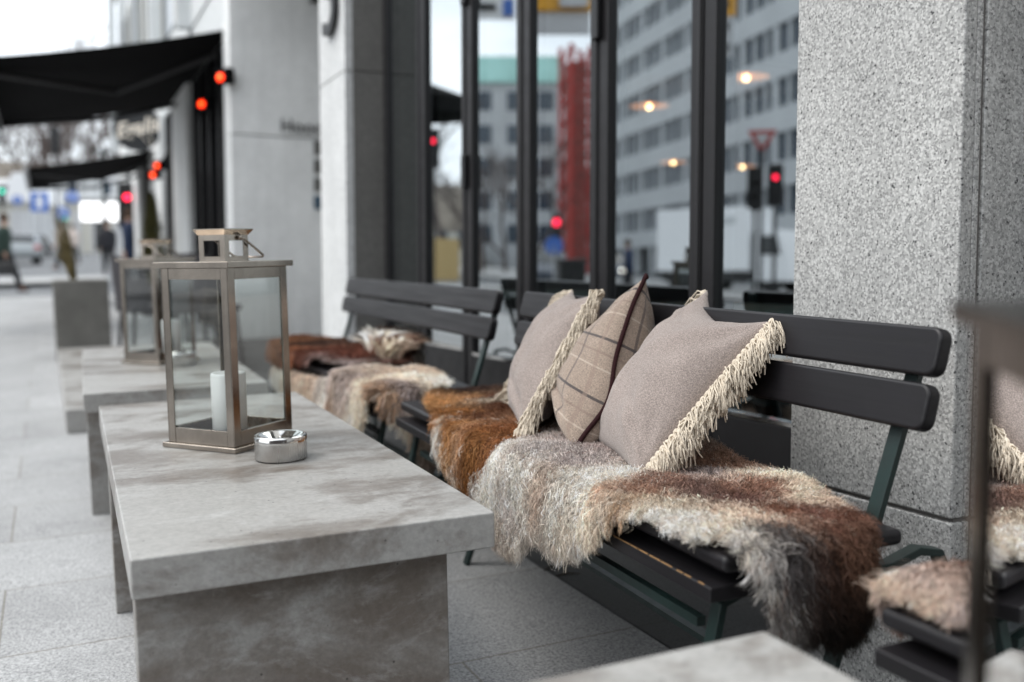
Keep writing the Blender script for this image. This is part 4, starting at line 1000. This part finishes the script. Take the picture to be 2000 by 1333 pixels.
x, y = ground_at(257, 20.5); person(x, y, radians(150), 'person in a dark blue coat standing near the shop pillar', 'coat_blue', stride=.10)
x, y = ground_at(120, 38.); person(x, y, radians(200), 'distant person in a pale pink coat crossing the street', 'coat_pale', stride=.25)
x, y = ground_at(212, 32.); person(x, y, radians(90), 'distant person in dark clothes by the crossing', 'trousers', stride=.2)
x, y = ground_at(146, 44.); person(x, y, radians(120), 'distant person in pale clothes beyond the crossing', 'coat_pale', stride=.2)
# ------------------------------------------------------------------ cars
def car(mw, label, paint, group=None, van=False):
    t = empty('car', mw, label, 'car', group)
    L_, W_ = 4.3, 1.74; prof = [(-2.12, .35), (-2.15, .75), (-2.05, .95), (-1.75, 1.02), (-1.35, 1.40), (-.9, 1.47), (.3, 1.45), (.95, 1.02), (1.85, .90), (2.12, .70), (2.15, .35)]
    q = MB(); k = len(prof); q.prism([(x, z) for x, z in prof], -W_ / 2, W_ / 2)
    q.v = [(x, y * (1 - .16 * max(0, z - .9)), z) for x, y, z in q.v]
    bo = q.build('body', paint, t, bevel=.06)
    for sx in (-1, 1):
        q = MB(); yy = sx * (W_ / 2 - .055); q.prism([(-1.5, 1.04), (-1.25, 1.36), (-.3, 1.39), (-.3, 1.04)], yy - .02, yy + .02); q.prism([(-.22, 1.04), (-.22, 1.39), (.28, 1.37), (.78, 1.04)], yy - .02, yy + .02); q.build('side_window', 'dark_glass', t)
    q = MB(); q.quad((-1.80, -.62, 1.05), (-1.80, .62, 1.05), (-1.38, .58, 1.40), (-1.38, -.58, 1.40)); q.v = [(x - .04, y, z + .02) for x, y, z in q.v]; q.build('rear_window', 'dark_glass', t)
    q = MB(); q.quad((.98, -.66, 1.05), (.98, .66, 1.05), (.36, .60, 1.43), (.36, -.60, 1.43)); q.v = [(x + .04, y, z + .03) for x, y, z in q.v]; q.build('windscreen', 'dark_glass', t)
    for x_ in (-1.32, 1.35):
        for sy in (-1, 1):
            q = MB(); q.tube([(x_, sy * .70, .32), (x_, sy * .90, .32)], .32, 24); w = q.build('wheel', 'tyre', t)
            q = MB(); q.tube([(x_, sy * .902, .32), (x_, sy * .915, .32)], .20, 16); q.build('rim', 'chrome', w)
    for sy in (-1, 1):
        q = MB(); q.box(-2.20, -2.12, sy * .68 - .12, sy * .68 + .12, .72, .90); q.build('tail_light', 'red_paint', t)
        q = MB(); q.box(2.08, 2.17, sy * .62 - .13, sy * .62 + .13, .62, .76); q.build('headlight', 'headlight', t)
    return t
CG = 'cars in the street'
def road_z(x, y): return gz(x, y) - .12
def place_car(px, d, yaw, lb, paint, z=None):
    x, y = ground_at(px, d); return car(Matrix.Translation((x, y, road_z(x, y) if z is None else z)) @ Matrix.Rotation(yaw, 4, 'Z'), lb, paint, CG)
place_car(38, 50, radians(95), 'silver hatchback with red tail lights at the left edge of the street', 'car_silver')
place_car(66, 66, radians(80), 'dark car beyond the silver hatchback', 'car_dark')
place_car(-30, 58, radians(95), 'grey car mostly out of frame at the far left', 'car_silver')

# ------------------------------------------------------------------ street furniture, signs, lights in the far left view
def pole(t, h, r=.05, mat='silver'): q = MB(); q.tube([(0, 0, -.1), (0, 0, h)], r, 8); return q.build('pole', mat, t)
def traffic_light(px, py, d, label, lamps_=((0, 'red_lamp'),), size=.11, yaw=0., pos=None, ground=None, backs=False):
    p = Vector(at(px, py, d)) if pos is None else Vector(pos)
    g_ = gz(p.x, p.y) if ground is None else ground
    t = empty('traffic_light', Matrix.Translation((p.x, p.y, g_)) @ Matrix.Rotation(yaw, 4, 'Z'), label, 'traffic light', 'traffic lights'); h = p.z - g_
    q = MB(); q.box(-.17, .17, -.02, .20, h - .62, h + .30); q.build('housing', 'black', t, bevel=.03)
    for k in range(3):
        mt = 'hinge'
        for kk, m_ in lamps_:
            if kk == k: mt = m_
        q = MB(); q.ball((0, -.03, h - k * .30), (size, .03, size), 16); q.build('lamp', mt, t, smooth=True)
    pole(t, h + .1, .045, 'black'); return t
def face_cam(x, y): return -atan2(x, y)
p = at(248, 385, 30); traffic_light(248, 386, 20.5, 'traffic light with glowing red lamps in front of the white billboards', ((0, 'red_lamp'), (1, 'red_lamp')), .065)
traffic_light(124, 424, 62, 'far traffic light with a small green lamp', ((0, 'green_lamp'),), .22)
traffic_light(4, 374, 55, 'traffic light with a green lamp at the left picture edge', ((0, 'green_lamp'),), .1)
traffic_light(107, 262, 40, 'dark traffic light heads hanging before the bare trees', ((0, 'hinge'),), .2)
def street_sign(px, py, d, label, w, h, mat, shape='box', edge='white_paint', sym=None):
    p = at(px, py, d); g_ = gz(p[0], p[1]); t = empty('street_sign', Matrix.Translation((p[0], p[1], g_)) @ Matrix.Rotation(face_cam(p[0], p[1]), 4, 'Z'), label, 'sign'); z = p[2] - g_
    q = MB()
    if shape == 'box': q.box(-w / 2, w / 2, -.02, .02, z - h / 2, z + h / 2)
    else: q.tube([(0, -.02, z), (0, .02, z)], w / 2, 28)
    q.build('plate', mat, t)
    q = MB()
    if shape == 'box': q.box(-w * .18, w * .18, -.035, -.022, z - h * .3, z + h * .3)
    else:
        q.tube([(0, -.035, z - h * .3), (0, -.035, z + h * .2)], h * .05, 6); q.tube([(-w * .2, -.035, z), (0, -.035, z + h * .28), (w * .2, -.035, z)], h * .05, 6)
    q.build('symbol', edge, t)
    pole(t, z + h / 2, .04); return t
street_sign(77, 395, 50, 'square blue street sign with a white patch', .80, .95, 'blue_sign')
street_sign(122, 416, 50, 'round blue street sign left of the billboards', .62, .62, 'blue_sign', 'round')
street_sign(34, 391, 58, 'small blue sign nearest the left edge', .55, .5, 'blue_sign', 'round')
street_sign(141, 385, 66, 'pale blue sign before the white building', .8, .8, 'blue_sign', 'round')
for px0, px1, lb in ((157, 201, 'left bright white billboard'), (206, 241, 'right bright white billboard')):
    a = at(px0, 413, 56); c = at(px1, 413, 56); w = np.hypot(*(c - a)[:2]); g_ = gz(a[0], a[1]); z0 = a[2] - g_
    t = empty('billboard', Matrix.Translation((a[0], a[1], g_)) @ Matrix.Rotation(atan2(c[1] - a[1], c[0] - a[0]), 4, 'Z'), lb + ' over the far street', 'billboard', 'lit billboards')
    q = MB(); q.box(0, w, .0, .15, z0 - .55, z0 + .50); q.build('screen', 'screen', t); q = MB(); q.box(-.06, w + .06, .02, .18, z0 - .62, z0 + .57); q.build('casing', 'hinge', t)
    q = MB(); q.tube([(w / 2, .1, -.1), (w / 2, .1, z0 - .5)], .08, 8); q.build('pole', 'silver', t)
# dark lamp post
p = ground_at(207, 48); t = empty('street_lamp', plumb_pose(*p), 'dark green post rising between the two billboards', 'lamp post'); q = MB(); q.tube([(0, 0, 0), (0, 0, 5.2)], [.12, .08], 8); q.build('post', 'green', t); q = MB(); q.box(-.5, .5, -.1, .1, 5.2, 5.32); q.build('lamp_head', 'green', t)
# white pavilion with glass band
def bx_building(name, label, px0, px1, d0, d1, z0, z1, mat, deep=12, cat='building'):
    a = at(px0, 500, d0); c = at(px1, 500, d1); w = np.hypot(*(c - a)[:2]); g_ = gz(a[0], a[1])
    t = empty(name, Matrix.Translation((a[0], a[1], g_)) @ Matrix.Rotation(atan2(c[1] - a[1], c[0] - a[0]), 4, 'Z'), label, cat)
    q = MB(); q.box(0, w, 0, deep, z0, z1); q.build('wall', mat, t); return t, w, g_
def zat(py, d): return at(500, py, d)[2]
t, w, g_ = bx_building('pavilion', 'low white pavilion with a pale glass band beyond the plaza', -60, 262, 86, 80, -2, 5.0, 'cream_panel')
zt = zat(345, 82) - g_; zb = zat(392, 82) - g_
q = MB(); q.box(-.2, w + .2, -.4, 11, zb, zt); q.build('fascia', 'white_paint', t, bevel=.1)
for k in range(15):
    q = MB(); x0 = 1 + k * w / 15.2; q.box(x0, x0 + w / 18, -.43, -.41, zb + .3, zt - .5); q.build('window', 'office' if k % 3 else 'office_glass', t)
for k in range(8):
    q = MB(); x0 = .5 + k * w / 8; q.box(x0, x0 + .8, -.05, 0.0 - .01, 0, zb - .9); q.build('door', 'render_grey' if k % 2 else 'dark_glass', t)
t, w, g_ = bx_building('kiosk', 'small bright white kiosk roof at the left', 22, 62, 74, 74, 0, 3.2, 'render_grey', 5, 'kiosk')
za = zat(338, 74) - g_; zb = zat(395, 74) - g_
q = MB(); q.prism([(-.3, zb), (w + .3, zb), (w * .8, za), (w * .25, za)], -.3, 5); q.build('roof', 'white_paint', t)
# hillside and bare trees
me = MB(); nx, ny = 26, 12
for i in range(nx + 1):
    for j in range(ny + 1):
        x = -70 + i * 5.2; y = 96 + j * 9; me.v.append((x, y, gz(x, y) + 16 * (1 - math.exp(-j / 5.5)) + 1.2 * noise.noise(Vector((x * .05, y * .05, 0)))))
for i in range(nx):
    for j in range(ny): a = i * (ny + 1) + j; me.f.append((a, a + ny + 1, a + ny + 2, a + 1)); me.m.append(0)
tag(me.build('hillside', 'earth', smooth=True), kind='structure')
def tree_mesh(h, seed):
    r = random.Random(seed); tr, cr = MB(), MB()
    def grow(p, d, l, rad, lev):
        pts = [p]; q = p.copy(); dd = d.copy()
        for i in range(3):
            dd = (dd + Vector((r.gauss(0, .13), r.gauss(0, .13), r.gauss(.04, .08)))).normalized(); q = q + dd * (l / 3); pts.append(q.copy())
        (tr if lev == 0 else cr).tube(pts, [rad, rad * .85, rad * .7, rad * .55], 5 if lev < 2 else 3, cap=False)
        if lev >= 5: return
        for k in range(3 if lev < 4 else 4):
            a = r.random() * 2 * pi; tl = r.uniform(.35, .75) if lev else r.uniform(.3, .6)
            ax = dd.cross(Vector((cos(a), sin(a), .3))).normalized(); nd = (Matrix.Rotation(tl, 3, ax) @ dd).normalized()
            grow(pts[r.choice((2, 3)) if lev else r.choice((1, 2, 3))], nd, l * r.uniform(.62, .78), rad * .58, lev + 1)
    grow(Vector((0, 0, 0)), Vector((0, 0, 1)), h * .34, h * .019, 0)
    return tr, cr
protos = []
def bare_tree(x, y, z, h, label, k, group='bare trees on the hill', yaw=0.):
    if len(protos) <= k:
        t = empty('bare_tree', Matrix.Translation((x, y, z)), label, 'tree', group); a, b_ = tree_mesh(10., 30 + k); a.build('trunk', 'bark', t); b_.build('crown', 'bark', t); protos.append(t)
        t.scale = (h / 10,) * 3; return t
    return copy_tree(protos[k], Matrix.Translation((x, y, z)) @ Matrix.Rotation(yaw, 4, 'Z') @ Matrix.Scale(h / 10, 4), label)
tl = ['bare tree at the left edge of the hill row', 'bare tree above the white kiosk roof', 'bare tree behind the dark traffic light heads', 'bare tree left of the middle of the gap between awnings', 'bare tree in the middle of the gap between awnings', 'bare tree right of the middle, above the small awning', 'bare tree just left of the round hanging sign', 'bare tree behind the round hanging sign']
for i in range(4): pass
rr = random.Random(5)
for i in range(8):
    px = 8 + i * 34; d = 98 + rr.random() * 14; x, y = ground_at(px, d); z = gz(x, y) + 2.0
    bare_tree(x, y, z, 15 + rr.random() * 4, tl[i], i % 3, yaw=rr.random() * 6)
tl2 = ['far bare tree on the slope, leftmost', 'far bare tree on the slope, second from the left', 'far bare tree high on the slope above the small awning', 'far bare tree on the slope, fourth from the left', 'far bare tree on the slope left of the round sign', 'far bare tree on the slope nearest the shop facade']
for i in range(6):
    px = 2 + i * 46; d = 122 + rr.random() * 20; x, y = ground_at(px, d); z = gz(x, y) + 9
    bare_tree(x, y, z, 15 + rr.random() * 5, tl2[i], i % 3, yaw=rr.random() * 6)

# ------------------------------------------------------------------ across the street : what the glass doors mirror
def mir(px, py, d):                    # real place of the thing seen mirrored at that pixel, d metres along the view
    p = at(px, py, d); return Vector((2 * XG - p[0], p[1], p[2]))
# office block, long face towards the street
a = mir(1560, 540, 62); c = mir(1188, 540, 96)
ax = Vector((c.x - a.x, c.y - a.y, 0)); Lw = ax.length; ang = atan2(ax.y, ax.x)
t = empty('office_block', Matrix.Translation((a.x, a.y, gz(a.x, a.y) - .2)) @ Matrix.Rotation(ang, 4, 'Z'), 'long grey office block across the street, mirrored in the doors', 'office building')
zb = 0.
q = MB(); q.box(-20, Lw, .9, 16, 0, 33); q.build('core', 'curtain', t)
fl = 3.45; z = 3.6
q = MB(); q.box(-20, Lw, .0, .9, 3.3, 4.7); q.build('parapet_band', 'office', t)
for k in range(8):
    z0 = 4.7 + k * fl
    q = MB(); q.box(-20, Lw, .0, .9, z0 + 1.85, z0 + 1.85 + 1.6); q.build('parapet_band', 'office', t)
    q = MB(); q.box(-20, Lw - .01, .35, .40, z0, z0 + 1.85); q.build('window', 'office_glass', t)
    q = MB(); n_ = int((Lw + 20) / 1.55)
    for i in range(n_ + 1):
        x0 = -20 + i * 1.55
        if x0 < Lw - .3: q.box(x0, x0 + (.62 if i % 3 == 0 else .22), .05, .34, z0, z0 + 1.85)
    q.build('mullion', 'office', t)
q = MB(); q.box(-20, Lw, .5, .6, .2, 3.3); q.build('shopfront', 'dark_glass', t)
q = MB()
for i in range(18): q.box(-19 + i * 3.6, -18.3 + i * 3.6, .1, .5, 0, 3.3)
q.build('pier', 'office', t)
# far buildings seen mirrored
def mbuild(name, label, px0, px1, ytop, d, mat, roof=None, ny=5, win=True, deep=14, ybase=None):
    a = mir(px1, 540, d); c = mir(px0, 540, d); ax = c - a; w = Vector((ax.x, ax.y)).length; g_ = gz(a.x, a.y) - .2
    t = empty(name, Matrix.Translation((a.x, a.y, g_)) @ Matrix.Rotation(atan2(ax.y, ax.x), 4, 'Z'), label, 'building'); zt = mir(px0, ytop, d).z - g_
    q = MB(); q.box(0, w, 0, deep, -1, zt); q.build('wall', mat, t)
    if roof:
        zr = mir(px0, roof, d).z - g_; q = MB(); q.prism([(-.5, zt), (w + .5, zt), (w * .93, zr), (w * .05, zr)], -.5, deep); q.build('roof', 'teal', t)
    if win:
        nxw = max(3, int(w / 3)); 
        for j in range(ny):
            for i in range(nxw):
                x0 = (i + .3) * w / nxw; z0 = zt - (j + 1) * zt / (ny + .6) + .6; q = MB(); q.box(x0, x0 + w / nxw * .5, -.06, -.02, z0, z0 + zt / ny * .5); q.build('window', 'office_glass', t)
    return t
mbuild('copper_roof_building', 'grey building with a green copper roof, mirrored in the second door', 918, 1098, 162, 105, 'render_grey', 112, 5)
mbuild('grey_block', 'plain grey block under the mirrored trees', 1096, 1200, 330, 100, 'office', None, 2)
mbuild('low_block', 'low pale block mirrored in the leftmost door', 800, 930, 455, 90, 'cream_panel', None, 1)
# red scaffold tower
p = mir(1122, 540, 74); g_ = gz(p.x, p.y); t = empty('scaffold_tower', Matrix.Translation((p.x, p.y, g_)), 'red scaffold tower beside the mirrored office block', 'scaffold')
ht = mir(1122, 92, 74).z - g_
for sx in (-1, 1):
    for sy in (-1, 1): q = MB(); q.box(sx * .8 - .14, sx * .8 + .14, sy * .8 - .14, sy * .8 + .14, 0, ht); q.build('upright', 'red_paint', t)
q = MB(); q.box(-.62, .62, -.62, .62, 0, ht * .93); q.build('netting', 'red_net', t)
for k in range(int(ht / 1.5)):
    q = MB(); z0 = k * 1.5
    q.box(-.86, .86, -.86, -.80, z0, z0 + .10); q.box(-.86, .86, .80, .86, z0, z0 + .10)
    q.tube([(-.8, -.8, z0), (.8, -.8, z0 + 1.5)], .055, 4); q.tube([(-.8, .8, z0), (-.8, -.8, z0 + 1.5)], .09, 4); q.tube([(.8, .8, z0), (.8, -.8, z0 + 1.5)], .09, 4); q.build('brace', 'red_paint', t)
# trees across the street
tt = ['bare street tree mirrored in the leftmost door', 'bare street tree mirrored before the copper roof', 'bare street tree mirrored left of the red tower', 'bare street tree mirrored low beside the copper roofed building', 'bare street tree mirrored behind the black awning']
for i, (px, d, h) in enumerate(((868, 60, 13), (940, 66, 11), (1050, 62, 11), (985, 72, 10), (845, 70, 14))):
    p = mir(px, 540, d); bare_tree(p.x, p.y, gz(p.x, p.y) - .2, h, tt[i], (i + 1) % 3, yaw=i * 1.7)
# truck
p = mir(1400, 540, 44); pa_ = mir(1545, 540, 42); pb_ = mir(1285, 540, 46.5); ax = pb_ - pa_; g_ = gz(p.x, p.y) - .13
t = empty('truck', Matrix.Translation((pa_.x, pa_.y, g_)) @ Matrix.Rotation(atan2(ax.y, ax.x), 4, 'Z'), 'white box truck parked across the street, mirrored in the wide door', 'truck'); Lt = Vector((ax.x, ax.y)).length
q = MB(); q.box(1.9, Lt, -.2, 2.2, .95, 3.75); q.build('cargo_box', 'white_paint', t, bevel=.05)
q = MB(); q.prism([(0, .5), (1.8, .5), (1.8, 2.7), (.5, 2.7), (.08, 1.6)], -.15, 2.15); cb = q.build('cab', 'white_paint', t, bevel=.06)
q = MB(); q.prism([(.45, 1.65), (1.45, 1.65), (1.45, 2.45), (.65, 2.45)], -.2, -.14); q.build('cab_window', 'dark_glass', t)
q = MB(); q.box(.4, Lt - .2, 0, 2, .5, .92); q.build('chassis', 'hinge', t)
q = MB(); q.box(2.6, Lt - 2.5, -.23, -.21, 3.0, 3.3); q.build('side_stripe', 'office', t)
for x_ in (.95, Lt - 2.2, Lt - 1.1):
    for y_ in (-.1, 1.9): q = MB(); q.tube([(x_, y_, .48), (x_, y_ + .25, .48)], .48, 20); q.build('wheel', 'tyre', t)
# yield sign and traffic light
def yaw_glass(v): # faces of things mirrored turn towards the doors
    return atan2(XG * 0 + (1.8 - v.x), -(2 - v.y)) if False else atan2(-(v.x - 1.8), (v.y - 1.5)) * 1.0
p = mir(1486, 276, 22); g_ = gz(p.x, p.y); fy = -atan2(-(1.8 - p.x), (2 - p.y))
def face_to(v, tx=1.8, ty=1.6):  # local -y axis points to (tx,ty)
    dx, dy = tx - v.x, ty - v.y; return atan2(dy, dx) + pi / 2
t = empty('yield_sign', Matrix.Translation((p.x, p.y, g_)) @ Matrix.Rotation(face_to(p), 4, 'Z'), 'red and white triangular yield sign, mirrored left of the granite column', 'sign'); z = p.z - g_
r = .36
def tri(q, rad, y0, y1, zc):
    pts = [(rad * cos(radians(a)), rad * sin(radians(a)) + zc) for a in (90 + 180, 90 + 300, 90 + 60)]; q.prism(pts, y0, y1)
q = MB(); tri(q, r, -.02, .02, z + .06); q.build('border', 'red_paint', t); q = MB(); tri(q, r * .55, -.035, -.021, z + .06); q.build('field', 'render_grey', t)
pole(t, z - .15, .045, 'black')
p2 = mir(1512, 347, 22); traffic_light(0, 0, 0, 'traffic light with a red lamp beside the mirrored yield sign', ((0, 'red_lamp'),), .055, face_to(p2), p2, gz(p2.x, p2.y))
p2 = mir(1472, 352, 22.5); traffic_light(0, 0, 0, 'dark traffic light left of the mirrored yield sign pole', ((0, 'hinge'),), .11, face_to(p2), p2, gz(p2.x, p2.y))
p2 = mir(1085, 435, 34); traffic_light(0, 0, 0, 'traffic light with a bright red lamp mirrored in the third door', ((0, 'red_lamp'),), .12, face_to(p2), p2, gz(p2.x, p2.y))
p2 = mir(842, 276, 24); traffic_light(0, 0, 0, 'traffic light with a red lamp mirrored in the leftmost door', ((0, 'red_lamp'),), .055, face_to(p2), p2, gz(p2.x, p2.y))
# overhead direction signs on a gantry
p0_ = mir(1015, 20, 24); p1_ = mir(1420, 0, 19); g_ = gz(p0_.x, p0_.y)
t = empty('sign_gantry', Matrix.Translation((p0_.x, p0_.y, g_)) @ Matrix.Rotation(face_to(p0_), 4, 'Z'), 'overhead road sign gantry with grey and yellow boards, mirrored at the top', 'road sign')
def board(px0, px1, py0, py1, d, mat, name='board', off=0.):
    a = mir(px0, py0, d); c = mir(px1, py1, d); inv = t.matrix_world.inverted(); a = inv @ a; c = inv @ c
    q = MB(); q.box(min(a.x, c.x), max(a.x, c.x), min(a.y, c.y) - .02 - off, min(a.y, c.y) + .05 - off, min(a.z, c.z), max(a.z, c.z)); return q.build(name, mat, t)
bpy.context.view_layer.update()
board(925, 1004, -30, 38, 24, 'white_paint'); board(980, 1000, 0, 32, 24, 'blue_sign', 'symbol', .05); board(930, 966, 8, 22, 24, 'hinge', 'arrow', .05)
board(1036, 1150, 22, 68, 23.5, 'silver'); board(1036, 1192, -40, 21, 23.4, 'yellow'); board(1090, 1145, -40, 14, 23.3, 'silver', 'board', .05)
board(1395, 1434, -20, 30, 22, 'yellow'); board(1403, 1420, 0, 18, 22, 'hinge', 'arrow', .06)
board(1395, 1428, 34, 72, 22, 'render_grey'); board(1403, 1419, 44, 60, 22, 'hinge', 'arrow', .06); board(1395, 1428, 75, 112, 22, 'render_grey'); board(1403, 1419, 86, 102, 22, 'hinge', 'arrow', .06)
q = MB(); q.tube([(-9, .3, 9.2), (9, .3, 9.2)], .12, 8); q.tube([(-9, .3, 9.2), (-9, .3, -.2)], .15, 8); q.build('pole', 'silver', t)
# cars, hoarding, sign mirrored low
for px, d, paint, lb in ((1058, 36, 'car_dark', 'dark car with lit headlights mirrored in the third door'), (1190, 50, 'car_dark', 'dark car mirrored behind the plaid pillow')):
    p = mir(px, 520, d); car(Matrix.Translation((p.x, p.y, gz(p.x, p.y) - .12)) @ Matrix.Rotation(atan2(1.6 - p.y, 1.8 - p.x), 4, 'Z'), lb, paint, CG)
p = mir(1080, 480, 33); g_ = gz(p.x, p.y); t = empty('street_sign', Matrix.Translation((p.x, p.y, g_)) @ Matrix.Rotation(face_to(p), 4, 'Z'), 'small round blue sign under the mirrored red light', 'sign'); q = MB(); q.tube([(0, -.02, p.z - g_), (0, .02, p.z - g_)], .30, 24); q.build('plate', 'blue_sign', t); pole(t, p.z - g_, .04)
a_ = mir(896, 540, 46); b_ = mir(838, 540, 44); g_ = gz(a_.x, a_.y)
q = MB(); w = (b_ - a_).length; q.box(0, w, 0, .3, 0, 1.9); tag(q.build('hoarding', 'sand', world=Matrix.Translation((a_.x, a_.y, g_ - .1)) @ Matrix.Rotation(atan2(b_.y - a_.y, b_.x - a_.x), 4, 'Z')), 'sandy site hoarding mirrored low in the leftmost door', 'fence')
p = mir(1226, 540, 30); person(p.x, p.y, face_to(p), 'person in dark clothes mirrored in the wide door', 'coat_blue', stride=.2)
p = mir(1112, 540, 19); q = MB(); q.box(-.25, .25, -.2, .2, 0, .95); q.box(-.28, .28, -.23, .23, .951, 1.02); tag(q.build('litter_bin', 'hinge', bevel=.02, world=plumb_pose(p.x, p.y, .3)), 'dark litter bin mirrored under the blue sign', 'bin')

# unseen building added behind the camera to darken camera-facing sides
nbk = empty('unseen_shading_building', Matrix.Translation((0, -15, 0)), 'unseen dark brick building added behind the viewpoint to shade camera-facing sides', 'building')
q = MB(); q.box(-30, 14, -8, 0, -1, 9); q.build('wall', 'brick', nbk)
for k in range(14):
    for z in (1.0, 4.6):
        x0 = -28.5 + k * 3; q = MB(); q.box(x0, x0 + 1.5, -.02, .05, z, z + 2.1); q.build('window', 'office_glass', nbk)
# black canopy added in place of the awning mirrored in the leftmost door
p = mir(822, 200, 14.5); gp = gz(p.x, p.y); t = empty('awning_stand_in', plumb_pose(p.x, p.y), 'black canopy added to stand in for the awning mirrored in the leftmost door', 'awning_stand_in'); hp = p.z - gp
q = MB(); n = 8
for i in range(n):
    a0, a1 = 2 * pi * i / n, 2 * pi * (i + 1) / n; R_ = .78
    q.quad((0, 0, hp + .30), (R_ * cos(a0), R_ * sin(a0), hp), (R_ * cos(a1), R_ * sin(a1), hp), (0, 0, hp + .301)); q.quad((R_ * cos(a0), R_ * sin(a0), hp), (R_ * cos(a1), R_ * sin(a1), hp), (R_ * cos(a1), R_ * sin(a1), hp - .2), (R_ * cos(a0), R_ * sin(a0), hp - .2))
q.build('canopy', 'awning', t); q = MB(); q.tube([(0, 0, 0), (0, 0, hp + .3)], .025, 8); q.build('pole', 'black', t); q = MB(); q.box(-.3, .3, -.3, .3, 0, .08); q.build('base', 'old_concrete', t, bevel=.02)

for k, (px, py, l_, a_) in enumerate(((1075, 1112, .05, .4), (1110, 1124, .065, -.2))):
    p = onG(px, py, 0); q = MB(); q.tube([(-l_ / 2, 0, .002), (0, .006, .004), (l_ / 2, -.004, .003)], [.0015, .0028, .001], 5)
    tag(q.build('twig', 'wick', world=street_pose(p[0], p[1], a_)), ('small dark twig on the paving under the bench front, the left one', 'small dark twig on the paving under the bench front, the right one')[k], 'twig', 'twigs on the paving')
